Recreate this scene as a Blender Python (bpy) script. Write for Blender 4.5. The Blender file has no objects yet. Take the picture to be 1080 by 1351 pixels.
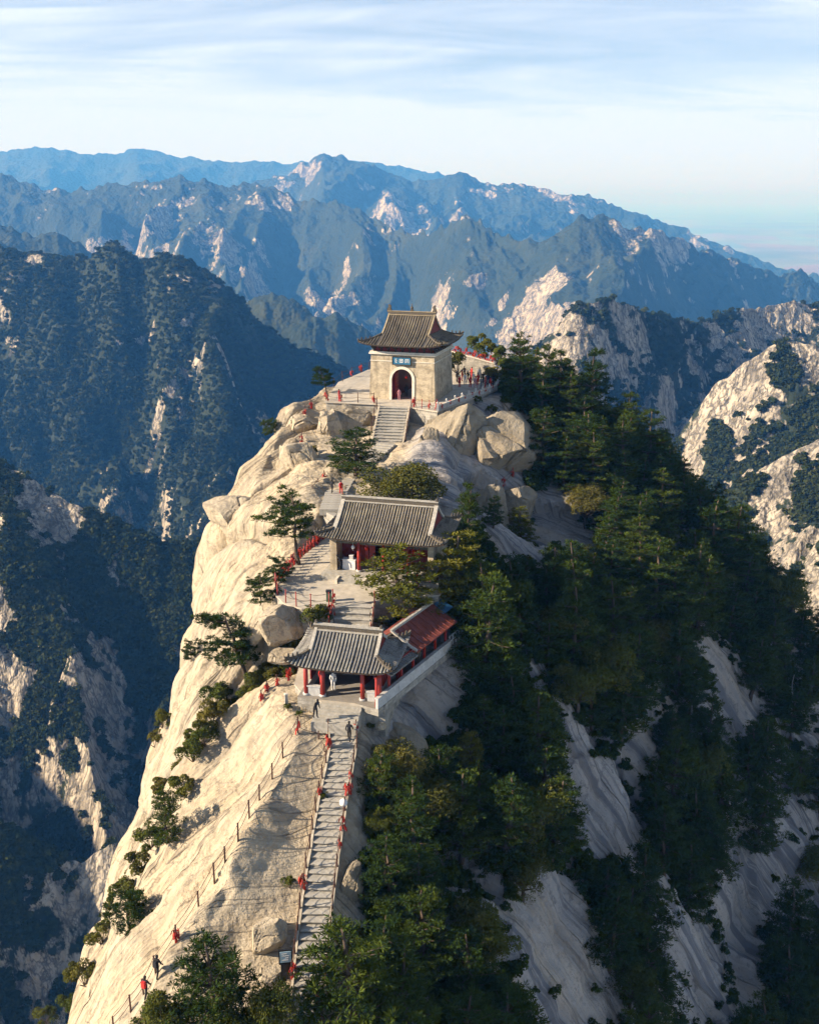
import bpy, bmesh, math, random
import numpy as np
from mathutils import Vector, Matrix
from mathutils.bvhtree import BVHTree

# ------------------------------------------------------------------ camera, sky, sun
scene = bpy.context.scene
COL = scene.collection
PI = math.pi
rad = math.radians
FPX = 1300.0                       # focal length in pixels of a 1080 x 1351 frame
PITCH = math.atan2(413.0, FPX)     # camera looks down by this much
CT, ST = math.cos(PITCH), math.sin(PITCH)

cam_data = bpy.data.cameras.new('camera')
cam_data.sensor_fit = 'VERTICAL'
cam_data.sensor_height = 36.0
cam_data.lens = 36.0 * FPX / 1351.0
cam_data.clip_start = 0.5
cam_data.clip_end = 400000.0
cam = bpy.data.objects.new('camera', cam_data)
COL.objects.link(cam)
cam.rotation_euler = (PI / 2 - PITCH, 0, 0)
scene.camera = cam

SUN_EL, SUN_AZ = rad(27), rad(-102)     # azimuth from +Y towards +X: the sun stands left, slightly behind us
world = bpy.data.worlds.new('World')
scene.world = world
world.use_nodes = True
wnt = world.node_tree
sky = wnt.nodes.new('ShaderNodeTexSky')
sky.sky_type = 'NISHITA'
sky.sun_disc = False
sky.sun_elevation = SUN_EL
sky.sun_rotation = SUN_AZ
sky.altitude = 2000
sky.air_density = 1.0
sky.dust_density = 0.5
sky.ozone_density = 3.0
SKY_STRENGTH = 0.05

sun_data = bpy.data.lights.new('sun', 'SUN')
sun_data.energy = 5.0
sun_data.angle = rad(0.5)
sun_data.color = (1.0, 0.87, 0.72)
sun = bpy.data.objects.new('sun', sun_data)
COL.objects.link(sun)
SUN_DIR = Vector((math.sin(SUN_AZ) * math.cos(SUN_EL), math.cos(SUN_AZ) * math.cos(SUN_EL), math.sin(SUN_EL)))
sun.rotation_euler = SUN_DIR.to_track_quat('Z', 'Y').to_euler()
sun.location = (-60, -20, 60)

scene.view_settings.view_transform = 'Standard'
scene.view_settings.look = 'None'
scene.view_settings.gamma = 1.0
scene.view_settings.use_curve_mapping = False
scene.view_settings.exposure = 1.28
scene.cycles.use_denoising = True
scene.cycles.use_adaptive_sampling = True
scene.cycles.adaptive_threshold = 0.02
scene.cycles.max_bounces = 6
scene.cycles.diffuse_bounces = 2
scene.cycles.glossy_bounces = 2
scene.cycles.volume_bounces = 0
scene.cycles.transparent_max_bounces = 6
scene.cycles.caustics_reflective = False
scene.cycles.caustics_refractive = False

# ------------------------------------------------------------------ small tools
def P(px, py, h):
    """the point at horizontal distance h (world y) on the line of sight through photo pixel (px, py)"""
    X = (px - 540.0) / FPX
    Y = (675.5 - py) / FPX
    t = h / (CT + Y * ST)
    return Vector((t * X, h, t * (-ST + Y * CT)))

def ray(px, py):
    X = (px - 540.0) / FPX
    Y = (675.5 - py) / FPX
    return Vector((X, CT + Y * ST, -ST + Y * CT)).normalized()

def to_px(x, y, z):
    d = y * CT - z * ST
    u = y * ST + z * CT
    return 540 + FPX * x / d, 675.5 - FPX * u / d

_rng = np.random.RandomState(7)
_perm = _rng.permutation(256).astype(np.int64)
_perm = np.concatenate([_perm, _perm, _perm])
_ga = _rng.rand(256) * 2 * PI
_gx, _gy = np.cos(_ga), np.sin(_ga)
_g3 = _rng.randn(256, 3)
_g3 /= np.linalg.norm(_g3, axis=1)[:, None]

def noise2(x, y):
    xi = np.floor(x).astype(np.int64); yi = np.floor(y).astype(np.int64)
    fx = x - xi; fy = y - yi
    xi &= 255; yi &= 255
    u = fx * fx * fx * (fx * (fx * 6 - 15) + 10); v = fy * fy * fy * (fy * (fy * 6 - 15) + 10)
    def g(dx, dy):
        h = _perm[_perm[xi + dx] + ((yi + dy) & 255)]
        return _gx[h] * (fx - dx) + _gy[h] * (fy - dy)
    a = g(0, 0); b = g(1, 0); c = g(0, 1); d = g(1, 1)
    return ((a + u * (b - a)) + v * ((c + u * (d - c)) - (a + u * (b - a)))) * 1.5

def noise3(x, y, z):
    xi = np.floor(x).astype(np.int64); yi = np.floor(y).astype(np.int64); zi = np.floor(z).astype(np.int64)
    fx = x - xi; fy = y - yi; fz = z - zi
    xi &= 255; yi &= 255; zi &= 255
    s = lambda f: f * f * f * (f * (f * 6 - 15) + 10)
    u, v, w = s(fx), s(fy), s(fz)
    def g(dx, dy, dz):
        h = _perm[_perm[_perm[xi + dx] + ((yi + dy) & 255)] + ((zi + dz) & 255)]
        return _g3[h, 0] * (fx - dx) + _g3[h, 1] * (fy - dy) + _g3[h, 2] * (fz - dz)
    l = lambda a, b, t: a + t * (b - a)
    return l(l(l(g(0,0,0), g(1,0,0), u), l(g(0,1,0), g(1,1,0), u), v),
             l(l(g(0,0,1), g(1,0,1), u), l(g(0,1,1), g(1,1,1), u), v), w) * 1.4

def fbm2(x, y, o=5, gain=.5, lac=2.03):
    r = 0; a = 1; t = 0
    for k in range(o):
        r = r + a * noise2(x + 17.3 * k, y - 9.1 * k); t += a
        x = x * lac; y = y * lac; a *= gain
    return r / t

def ridged2(x, y, o=5, gain=.5, lac=2.05):
    r = 0; a = 1; t = 0; w = 1
    for k in range(o):
        n = 1 - np.abs(noise2(x + 31.7 * k, y + 11.9 * k)) * 1.35
        n = np.clip(n, 0, 1) ** 2
        r = r + a * n * w; t += a
        w = np.clip(n * 1.6, 0, 1)
        x = x * lac; y = y * lac; a *= gain
    return r / t

def fbm3(x, y, z, o=4, gain=.5, lac=2.03):
    r = 0; a = 1; t = 0
    for k in range(o):
        r = r + a * noise3(x + 7.7 * k, y, z); t += a
        x = x * lac; y = y * lac; z = z * lac; a *= gain
    return r / t

def smooth(e0, e1, x):
    t = np.clip((x - e0) / (e1 - e0), 0, 1)
    return t * t * (3 - 2 * t)

def grid_mesh(name, V, nr, nc, flip=False):
    """V: (nr*nc, 3) array -> quad grid mesh, smooth shaded"""
    me = bpy.data.meshes.new(name)
    idx = np.arange(nr * nc).reshape(nr, nc)
    a, b, c, d = idx[:-1, :-1], idx[:-1, 1:], idx[1:, 1:], idx[1:, :-1]
    F = np.stack([a, b, c, d] if not flip else [a, d, c, b], -1).reshape(-1, 4)
    n = len(F)
    me.vertices.add(nr * nc); me.vertices.foreach_set('co', np.asarray(V, np.float32).ravel())
    me.loops.add(n * 4); me.loops.foreach_set('vertex_index', F.ravel().astype(np.int32))
    me.polygons.add(n)
    me.polygons.foreach_set('loop_start', np.arange(0, n * 4, 4, dtype=np.int32))
    me.polygons.foreach_set('loop_total', np.full(n, 4, np.int32))
    me.polygons.foreach_set('use_smooth', np.ones(n, bool))
    me.update(calc_edges=True)
    return me

def fattr(me, name, arr):
    a = me.attributes.new(name, 'FLOAT', 'POINT')
    a.data.foreach_set('value', np.asarray(arr, np.float32).ravel())

def link(name, me, mat=None, parent=None):
    o = bpy.data.objects.new(name, me)
    COL.objects.link(o)
    if mat is not None and me is not None:
        if len(me.materials) == 0:
            me.materials.append(mat)
    if parent is not None:
        o.parent = parent
    return o

def tag(o, label=None, cat=None, group=None, kind=None):
    if label: o['label'] = label
    if cat: o['category'] = cat
    if group: o['group'] = group
    if kind: o['kind'] = kind
    return o

def empty(name, loc, rz=0.0):
    o = bpy.data.objects.new(name, None)
    o.empty_display_size = 0.3
    COL.objects.link(o)
    o.location = loc; o.rotation_euler = (0, 0, rz)
    return o

# ------------------------------------------------------------------ material tools
class NT:
    def __init__(s, name):
        s.m = bpy.data.materials.new(name); s.m.use_nodes = True
        s.t = s.m.node_tree; s.n = s.t.nodes
        s.b = s.n['Principled BSDF']; s.out = s.n['Material Output']
        s.b.inputs['Specular IOR Level'].default_value = 0.25
    def link(s, a, b): s.t.links.new(a, b)
    def node(s, k, **kw):
        n = s.n.new(k)
        for a, v in kw.items():
            if a in n.inputs: 
                n.inputs[a].default_value = v
            else: setattr(n, a, v)
        return n
    def noise(s, vec, scale, detail=4, rough=.55, dist=0.0):
        n = s.n.new('ShaderNodeTexNoise')
        n.inputs['Scale'].default_value = scale; n.inputs['Detail'].default_value = detail
        n.inputs['Roughness'].default_value = rough; n.inputs['Distortion'].default_value = dist
        if vec is not None: s.link(vec, n.inputs['Vector'])
        return n.outputs[0]
    def ramp(s, fac, stops, interp='LINEAR'):
        r = s.n.new('ShaderNodeValToRGB'); e = r.color_ramp.elements
        r.color_ramp.interpolation = interp
        while len(e) < len(stops): e.new(.5)
        for i, (p, c) in enumerate(stops):
            e[i].position = p; e[i].color = c if len(c) == 4 else (*c, 1)
        s.link(fac, r.inputs[0]); return r.outputs[0]
    def mix(s, fac, a, b, mode='MIX'):
        m = s.n.new('ShaderNodeMix'); m.data_type = 'RGBA'; m.blend_type = mode
        for sock, v in ((m.inputs[0], fac), (m.inputs[6], a), (m.inputs[7], b)):
            if isinstance(v, (int, float)): sock.default_value = v
            elif isinstance(v, (tuple, list)): sock.default_value = v if len(v) == 4 else (*v, 1)
            else: s.link(v, sock)
        return m.outputs[2]
    def math(s, op, a, b=None, c=None, clamp=False):
        m = s.n.new('ShaderNodeMath'); m.operation = op; m.use_clamp = clamp
        for i, v in enumerate((a, b, c)):
            if v is None: continue
            if isinstance(v, (int, float)): m.inputs[i].default_value = v
            else: s.link(v, m.inputs[i])
        return m.outputs[0]
    def mapping(s, vec, scale=(1, 1, 1), rot=(0, 0, 0), loc=(0, 0, 0)):
        m = s.n.new('ShaderNodeMapping')
        m.inputs['Scale'].default_value = scale; m.inputs['Rotation'].default_value = rot; m.inputs['Location'].default_value = loc
        s.link(vec, m.inputs['Vector']); return m.outputs[0]
    def coord(s, which='Object'):
        return s.n.new('ShaderNodeTexCoord').outputs[which]
    def pos(s): return s.n.new('ShaderNodeNewGeometry').outputs['Position']
    def attr(s, name, out='Fac'):
        a = s.n.new('ShaderNodeAttribute'); a.attribute_name = name; return a.outputs[out]
    def rnd(s): return s.n.new('ShaderNodeObjectInfo').outputs['Random']
    def bump(s, h, strength=.5, dist=.1, normal=None):
        b = s.n.new('ShaderNodeBump'); b.inputs['Strength'].default_value = strength; b.inputs['Distance'].default_value = dist
        s.link(h, b.inputs['Height'])
        if normal is not None: s.link(normal, b.inputs['Normal'])
        return b.outputs[0]
    def done(s, col=None, rough=.85, normal=None):
        if col is not None:
            if isinstance(col, (tuple, list)): s.b.inputs['Base Color'].default_value = (*col[:3], 1)
            else: s.link(col, s.b.inputs['Base Color'])
        if isinstance(rough, (int, float)): s.b.inputs['Roughness'].default_value = rough
        else: s.link(rough, s.b.inputs['Roughness'])
        if normal is not None: s.link(normal, s.b.inputs['Normal'])
        return s.m

def simple(name, col, rough=.7, var=.25, scale=6.0, bump=.3, bdist=.02, spec=.25):
    """a plain surface with mottled colour, a little dirt and fine relief"""
    t = NT(name); v = t.coord('Object')
    n = t.noise(v, scale, 6, .65)
    n2 = t.noise(v, scale * .23, 3, .6)
    dark = tuple(c * (1 - var) for c in col); lite = tuple(min(1, c * (1 + var * .7)) for c in col)
    c = t.ramp(n, [(.3, dark), (.7, lite)])
    c = t.mix(t.ramp(n2, [(.45, (0, 0, 0)), (.75, (1, 1, 1))]), c, tuple(x * .72 for x in col))
    t.b.inputs['Specular IOR Level'].default_value = spec
    return t.done(c, rough, t.bump(n, bump, bdist))

# ------------------------------------------------------------------ sky with thin high cloud
def build_sky():
    nt = wnt
    bg = nt.nodes['Background']
    bg.inputs['Strength'].default_value = SKY_STRENGTH
    tc = nt.nodes.new('ShaderNodeTexCoord')
    sep = nt.nodes.new('ShaderNodeSeparateXYZ'); nt.links.new(tc.outputs['Generated'], sep.inputs[0])
    def M(op, a, b=None):
        m = nt.nodes.new('ShaderNodeMath'); m.operation = op
        for i, v in enumerate((a, b)):
            if v is None: continue
            if isinstance(v, (int, float)): m.inputs[i].default_value = v
            else: nt.links.new(v, m.inputs[i])
        return m.outputs[0]
    el = M('ARCSINE', sep.outputs[2])
    # a flat cloud sheet high above: project the direction onto it
    den = M('ADD', M('MAXIMUM', sep.outputs[2], 0.0), 0.055)
    comb = nt.nodes.new('ShaderNodeCombineXYZ')
    nt.links.new(M('DIVIDE', sep.outputs[0], den), comb.inputs[0])
    nt.links.new(M('DIVIDE', sep.outputs[1], den), comb.inputs[1])
    def cloud(scale, rot, loc, detail, dist, stops):
        mp = nt.nodes.new('ShaderNodeMapping')
        mp.inputs['Scale'].default_value = scale; mp.inputs['Rotation'].default_value = (0, 0, rot); mp.inputs['Location'].default_value = loc
        nt.links.new(comb.outputs[0], mp.inputs[0])
        n = nt.nodes.new('ShaderNodeTexNoise'); n.inputs['Scale'].default_value = 1; n.inputs['Detail'].default_value = detail
        n.inputs['Roughness'].default_value = .58; n.inputs['Distortion'].default_value = dist
        nt.links.new(mp.outputs[0], n.inputs['Vector'])
        r = nt.nodes.new('ShaderNodeValToRGB'); e = r.color_ramp.elements
        e[0].position, e[0].color = stops[0], (0, 0, 0, 1); e[1].position, e[1].color = stops[1], (1, 1, 1, 1)
        nt.links.new(n.outputs[0], r.inputs[0])
        return r.outputs[0]
    c1 = cloud((.40, .85, 1), rad(-24), (3.1, 5.7, 0), 13, 1.3, (.38, .64))
    c2 = cloud((.13, .22, 1), rad(-14), (9.4, 4.9, 0), 9, .9, (.32, .56))
    add = M('ADD', M('MULTIPLY', c1, M('ADD', M('MULTIPLY', c2, .75), .25)), M('MULTIPLY', c2, .35))
    # the sheet is thin overhead and looks denser edge-on, towards the horizon
    thick = M('MINIMUM', M('DIVIDE', 0.16, M('MAXIMUM', sep.outputs[2], 0.02)), 1.0)
    veil = M('MINIMUM', M('DIVIDE', 0.048, M('MAXIMUM', sep.outputs[2], 0.02)), 0.95)
    fac = M('MINIMUM', M('ADD', M('MULTIPLY', M('MULTIPLY', add, 0.8), thick), veil), 0.95)
    mix = nt.nodes.new('ShaderNodeMix'); mix.data_type = 'RGBA'
    nt.links.new(fac, mix.inputs[0])
    tint = nt.nodes.new('ShaderNodeMix'); tint.data_type = 'RGBA'; tint.blend_type = 'MULTIPLY'; tint.inputs[0].default_value = 1.0
    nt.links.new(sky.outputs[0], tint.inputs[6]); tint.inputs[7].default_value = (.92, .99, 1.04, 1)
    nt.links.new(tint.outputs[2], mix.inputs[6])
    mix.inputs[7].default_value = CLOUD
    nt.links.new(mix.outputs[2], bg.inputs['Color'])
CLOUD = (7.6, 8.5, 10.2, 1)
build_sky()
# ------------------------------------------------------------------ far mountains
def mountain_material(name, canopy, rockscale, wooded):
    t = NT(name); p = t.pos()
    rock = t.attr('rock')
    n1 = t.noise(p, 1 / (canopy * 14), 5, .6)
    n2 = t.noise(p, 1 / (canopy * 1.2), 3, .6)
    vor = t.node('ShaderNodeTexVoronoi', Scale=1 / canopy); t.link(p, vor.inputs['Vector'])
    forest = t.ramp(n1, [(.25, (.010, .017, .009)), (.5, (.020, .029, .013)), (.75, (.050, .053, .019))])
    if wooded: forest = t.ramp(n1, [(.25, (.008, .013, .007)), (.6, (.016, .022, .010))])      # forest floor between single crowns
    forest = t.mix(t.math('MULTIPLY', n2, .55), forest, (.014, .026, .012))
    stretch = t.mapping(p, (1 / rockscale, 1 / rockscale, .28 / rockscale))
    r1 = t.noise(stretch, 1, 7, .66, .6)
    r2 = t.noise(stretch, 5.0, 5, .6)
    rk = t.ramp(r1, [(.30, (.10, .09, .075)), (.43, (.25, .22, .175)), (.58, (.41, .355, .275)), (.8, (.50, .43, .32))])
    def fold(nn): return t.math('MULTIPLY', t.math('ABSOLUTE', t.math('SUBTRACT', nn, .5)), 2.0)
    j1 = fold(t.noise(stretch, 1.6, 4, .55)); j2 = fold(t.noise(p, 1.1 / rockscale, 3, .6))
    rk = t.mix(t.ramp(j1, [(.0, (.85, .85, .85)), (.09, (0, 0, 0))]), rk, (.055, .052, .046))
    rk = t.mix(t.ramp(j2, [(.0, (.7, .7, .7)), (.05, (0, 0, 0))]), rk, (.06, .056, .05))
    rk = t.mix(t.ramp(r2, [(.36, (1, 1, 1)), (.46, (0, 0, 0))]), rk, (.085, .08, .07))
    # ragged edge between stone and scrub
    e = t.math('ADD', rock, t.math('MULTIPLY', t.math('SUBTRACT', t.noise(p, 1 / (canopy * 5), 6, .7), .5), 1.1))
    fac = t.ramp(e, [(.47, (0, 0, 0)), (.55, (1, 1, 1))])
    col = t.mix(fac, forest, rk)
    hb = t.math('ADD', t.math('MULTIPLY', t.math('SUBTRACT', 1.0, vor.outputs['Distance']), .6), t.math('MULTIPLY', n2, .6))
    nf = t.bump(hb, .9, canopy * .55)
    nr = t.bump(t.math('ADD', t.math('MULTIPLY', j1, 1.1), t.math('ADD', t.math('MULTIPLY', j2, .6), t.math('MULTIPLY', r2, .3))), 1.0, rockscale * .3)
    mixn = t.n.new('ShaderNodeMix'); mixn.data_type = 'VECTOR'
    t.link(fac, mixn.inputs[0]); t.link(nf, mixn.inputs[4]); t.link(nr, mixn.inputs[5])
    return t.done(col, .9, mixn.outputs[1])

FLOOR_Z = -640.0
RANGES = {}
def make_range(name, sil, dist, front, back, nc, nr, seed, slope=.62, lam=400., amp=.30, jag=1.0, rock=.0, rk_scale=30.,
               canopy=6., steep=1.0, soft=1.0, lit=0.0, low=FLOOR_Z, px_pad=0):
    sp = np.array([s[0] for s in sil], float); sy = np.array([s[1] for s in sil], float)
    dp = np.array([d[0] for d in dist], float); dh = np.array([d[1] for d in dist], float)
    px = np.linspace(sp[0], sp[-1], nc)
    py = np.interp(px, sp, sy)
    k = max(2, int(nc / (sp[-1] - sp[0]) * 5))
    ker = np.hanning(2 * k + 3); ker /= ker.sum()
    py = np.convolve(np.pad(py, k + 1, mode='edge'), ker, mode='valid')
    h = np.interp(px, dp, dh)
    h = np.convolve(np.pad(h, nc // 20, mode='edge'), np.ones(2 * (nc // 20) + 1) / (2 * (nc // 20) + 1), mode='valid')
    X = (px - 540) / FPX; Y = (675.5 - py) / FPX
    t = h / (CT + Y * ST)
    cx = t * X; cy = h; cz = t * (-ST + Y * CT)
    r = np.hypot(cx, cy)
    ux, uy = cx / r, cy / r
    s = np.concatenate([[0], np.cumsum(np.hypot(np.diff(cx), np.diff(cy)))])
    nb = max(6, nr // 8)
    tt = np.concatenate([-back * np.linspace(1, 0, nb, endpoint=False) ** 1.5, front * np.linspace(0, 1, nr - nb) ** 1.35])
    T, S = np.meshgrid(tt, s, indexing='ij')
    CX = np.broadcast_to(cx, T.shape); CY = np.broadcast_to(cy, T.shape)
    CZ = np.broadcast_to(cz, T.shape)
    x = CX - ux * T; y = CY - uy * T
    ta = np.abs(T)
    warp = fbm2(x / (lam * 1.7) + seed, y / (lam * 1.7), 3) * lam * .9
    # spurs running down from the crest, finer ones between them
    sp1 = 1 - np.abs(noise2((S + warp) / lam + seed * 3.1, T / (lam * 4.5) + seed)) * 1.7
    sp2 = 1 - np.abs(noise2((S + warp * .6 + .25 * T) / (lam * .42) + seed * 1.7, T / (lam * 1.3) + 5.5)) * 1.7
    if soft != 1.0:      # rounded, wooded spurs
        sp1 = 1 - np.abs(1 - sp1) ** soft; sp2 = 1 - np.abs(1 - sp2) ** soft
    rg = ridged2(x / (lam * .55) + seed, y / (lam * .55) - seed, 5, .52)
    fine = ridged2(x / (lam * .13) + seed * 2, y / (lam * .13), 4, .55)
    grow = 1 - np.exp(-ta / (lam * .55))
    env = amp * lam * grow * (1 + .9 * ta / (ta + lam * 2))
    base = CZ - slope * ta * (1 - .28 * smooth(0, front, ta))
    z = base + env * (1.0 * (sp1 - .62) + .42 * (sp2 - .6)) + amp * lam * (grow * .46 + .015) * (rg - .42) + amp * lam * .13 * (grow + .06) * (fine - .4)
    # jagged crest
    jn = fbm2(S / (lam * .16) + seed, T / (lam * .16), 4) * jag * lam * .05 + np.maximum(0, noise2(S / (lam * .07), T / (lam * .07) + seed)) * jag * lam * .03
    z = z + jn * np.exp(-ta / (lam * .4))
    cl = ridged2(x / (lam * .24) + 9 + seed, y / (lam * .24) + 3, 3, .5)
    # cliffs: terrace the height where stone breaks out
    rm = fbm2(x / (lam * .62) + seed * 5, y / (lam * .62) + 2.2, 4, .55) + .35 * fbm2(x / (lam * .14) - seed, y / (lam * .14), 4, .6)
    # slope of the finished surface
    zg = z
    dz_t = np.gradient(zg, axis=0) / np.maximum(1e-3, np.abs(np.gradient(T, axis=0)))
    ds = np.gradient(s) * 1.0
    dz_s = np.gradient(zg, axis=1) / np.maximum(1e-3, ds[None, :] * np.maximum(.05, (r[None, :] - T) / r[None, :]))
    grad = np.hypot(dz_t, dz_s)
    rockm = .5 + (rm - .42 + rock) * 1.2 + np.clip(grad - slope - .2, -.6, 1.0) * .34 - lit
    crag = smooth(.45, .8, rockm)
    z = z + crag * grow * amp * lam * .07 * (ridged2(x / (lam * .11) + seed, (y + z * 0) / (lam * .11), 4, .6) - .4)
    z = np.maximum(z, low + fbm2(x / 300, y / 300, 3) * 12)
    V = np.stack([x, y, z], -1).reshape(-1, 3)
    me = grid_mesh(name, V, nr, nc, flip=True)
    fattr(me, 'rock', rockm)
    o = link(name, me, mountain_material(name + '_forest_and_granite', canopy, rk_scale, name in ('left_mountain', 'left_near_mountain', 'left_valley_ridge', 'right_mountain', 'right_granite_mountain', 'right_lower_ridge', 'right_near_ridge')))
    tag(o, kind='structure')
    RANGES[name] = dict(V=V.reshape(nr, nc, 3), rock=rockm, o=o)
    return o

# the lowland under everything, out to the horizon
def build_plain():
    rr = np.concatenate([np.linspace(0, 4000, 14), np.geomspace(4500, 260000, 80)])
    aa = np.linspace(-rad(75), rad(75), 120)
    R, A = np.meshgrid(rr, aa, indexing='ij')
    x = R * np.sin(A); y = R * np.cos(A) - 800
    z = np.full_like(x, FLOOR_Z - 8) + fbm2(x / 5000, y / 5000, 3) * 6
    me = grid_mesh('plain', np.stack([x, y, z], -1).reshape(-1, 3), len(rr), len(aa), flip=True)
    t = NT('lowland_fields'); p = t.pos()
    v = t.node('ShaderNodeTexVoronoi', Scale=1 / 900.); t.link(t.mapping(p, (1, .5, 1)), v.inputs['Vector'])
    n = t.noise(p, 1 / 2500., 5, .6)
    c = t.ramp(n, [(.35, (.15, .17, .14)), (.52, (.25, .255, .235)), (.68, (.36, .355, .34))])
    c = t.mix(.45, c, v.outputs['Color'], 'MULTIPLY')
    o = link('plain', me, t.done(c, .95))
    tag(o, kind='structure')
build_plain()

make_range('distant_mountains',
    [(-700,250),(-300,222),(-100,208),(0,200),(40,196),(65,193),(95,202),(130,204),(155,203),(180,195),(205,199),(230,207),(270,211),(300,214),(345,212),
     (380,217),(420,214),(480,213),(500,216),(540,222),(575,230),(620,240),(700,262),(800,300),(950,350)],
    [(-700,9800),(950,9200)], 2600, 1500, 620, 90, 3.3, slope=.36, lam=1000, amp=.20, jag=.8, rock=-.25, rk_scale=120, canopy=30)
make_range('far_mountains',
    [(60,330),(200,290),(270,262),(320,246),(355,236),(380,228),(405,214),(425,202),(440,207),(462,213),(482,216),(505,226),(545,239),(565,238),(585,234),(606,227),
     (625,236),(650,245),(672,243),(690,242),(712,250),(735,256),(765,258),(790,263),(820,275),(850,284),(880,295),(905,305),(935,318),(960,325),(1000,343),(1035,356),(1080,366),(1200,385),(1500,420)],
    [(60,6400),(1080,6000),(1500,5800)], 2100, 900, 900, 120, 11.7, slope=.44, lam=700, amp=.28, jag=1.0, rock=.10, rk_scale=80, canopy=22)
make_range('middle_mountains',
    [(-600,225),(-200,210),(-60,218),(0,228),(25,238),(55,250),(95,254),(130,245),(160,243),(185,240),(215,240),(237,232),(256,240),(290,244),(330,245),(347,243),(370,254),(395,263),
     (440,268),(465,272),(485,284),(510,297),(535,309),(556,309),(575,305),(592,297),(603,291),(615,287),(628,291),(645,303),(660,312),(690,320),(712,318),(735,306),
     (752,297),(765,290),(780,291),(795,284),(812,291),(830,303),(850,303),(868,303),(890,316),(920,326),(950,337),(975,346),(1005,356),(1030,362),(1055,360),(1080,372),(1250,395),(1500,380)],
    [(-600,5000),(0,4600),(400,4200),(560,3700),(620,3100),(800,3000),(1080,3500),(1500,3600)], 2100, 700, 1150, 210, 23.1, slope=.50, lam=560, amp=.30, jag=1.1, rock=.15, rk_scale=45, canopy=13)
make_range('blue_shoulder_mountains',
    [(-500,340),(-200,300),(-80,295),(0,300),(40,312),(75,305),(105,322),(140,350),(200,380)],
    [(-500,2700),(200,2700)], 1300, 500, 420, 110, 31.4, slope=.55, lam=420, amp=.26, rock=.0, rk_scale=35, canopy=10)
make_range('valley_ridge_mountains',
    [(250,440),(300,410),(330,400),(350,388),(370,388),(395,400),(412,415),(428,420),(445,411),(465,425),(490,440),(530,452),(600,480),(760,540)],
    [(250,2000),(760,1900)], 1000, 400, 420, 100, 43.9, slope=.6, lam=300, amp=.28, rock=-.1, rk_scale=24, canopy=8)
make_range('left_mountain',
    [(-700,330),(-350,300),(-150,312),(-60,322),(0,326),(20,331),(60,336),(95,341),(115,340),(135,328),(152,322),(170,334),(185,346),(205,339),(228,338),(250,346),(275,358),(295,374),(312,392),(326,404),(345,430),(420,470),(520,520),(640,580)],
    [(-700,1500),(0,1450),(200,1350),(330,1300),(640,1250)], 1080, 420, 1000, 330, 52.2, slope=.62, lam=270, amp=.36, jag=.8, rock=.0, rk_scale=22, canopy=6, soft=1.7)
make_range('right_mountain',
    [(520,640),(600,560),(680,480),(715,452),(730,440),(748,418),(765,404),(780,399),(795,394),(812,400),(832,404),(850,412),(866,416),(885,418),(912,426),(935,424),(960,411),(985,406),(1005,407),(1030,400),(1050,399),(1080,402),(1180,385),(1500,420)],
    [(520,880),(800,860),(960,1050),(1080,1100),(1500,1000)], 640, 260, 850, 330, 61.8, slope=.86, lam=170, amp=.38, jag=.8, rock=.36, rk_scale=16, canopy=5)
make_range('right_granite_mountain',
    [(850,640),(900,570),(940,510),(975,486),(995,470),(1012,457),(1035,451),(1060,452),(1085,462),(1130,450),(1250,420),(1500,400)],
    [(850,640),(1080,620),(1500,600)], 420, 160, 520, 260, 71.3, slope=1.0, lam=130, amp=.36, jag=.6, rock=.52, rk_scale=14, canopy=4.5)
make_range('right_lower_ridge',
    [(800,800),(880,720),(930,680),(965,648),(1000,622),(1035,600),(1080,580),(1200,520),(1500,470)],
    [(800,470),(1080,460),(1500,450)], 330, 120, 460, 230, 83.7, slope=.95, lam=100, amp=.32, jag=.6, rock=.33, rk_scale=12, canopy=4.5)
make_range('right_near_ridge',
    [(900,900),(980,820),(1020,780),(1050,750),(1080,715),(1180,640),(1500,560)],
    [(900,360),(1080,350),(1500,340)], 260, 90, 380, 170, 95.1, slope=.95, lam=80, amp=.3, jag=.6, rock=.25, rk_scale=10, canopy=4)
make_range('left_near_mountain',
    [(-800,520),(-300,560),(-120,580),(0,612),(30,625),(60,645),(95,668),(120,676),(150,690),(180,702),(198,708),(215,722),(240,722),(265,720),(300,730),(360,760),(480,820)],
    [(-800,620),(0,560),(200,540),(480,560)], 520, 160, 900, 380, 104.6, slope=.92, lam=150, amp=.36, jag=.6, rock=.31, rk_scale=13, canopy=4.5)
make_range('left_valley_ridge',
    [(-700,1010),(-200,1040),(-60,1062),(0,1082),(40,1112),(75,1128),(110,1140),(135,1122),(152,1112),(180,1125),(240,1180),(340,1260)],
    [(-700,330),(340,330)], 300, 80, 560, 240, 113.4, slope=1.0, lam=85, amp=.34, jag=.5, rock=.24, rk_scale=10, canopy=4)
make_range('unseen_shading_ridge',  # unseen ridge, added to cast shade over the left valley
    [(-4200,470),(-3000,380),(-2200,345),(-1500,370),(-1000,470),(-700,610),(-420,840)],
    [(-4200,190),(-3000,240),(-2200,330),(-1500,430),(-1000,520),(-420,560)], 230, 120, 420, 120, 131.4, slope=.95, lam=150, amp=.25, jag=.5, rock=.1, rk_scale=13, canopy=4.5)
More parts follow.
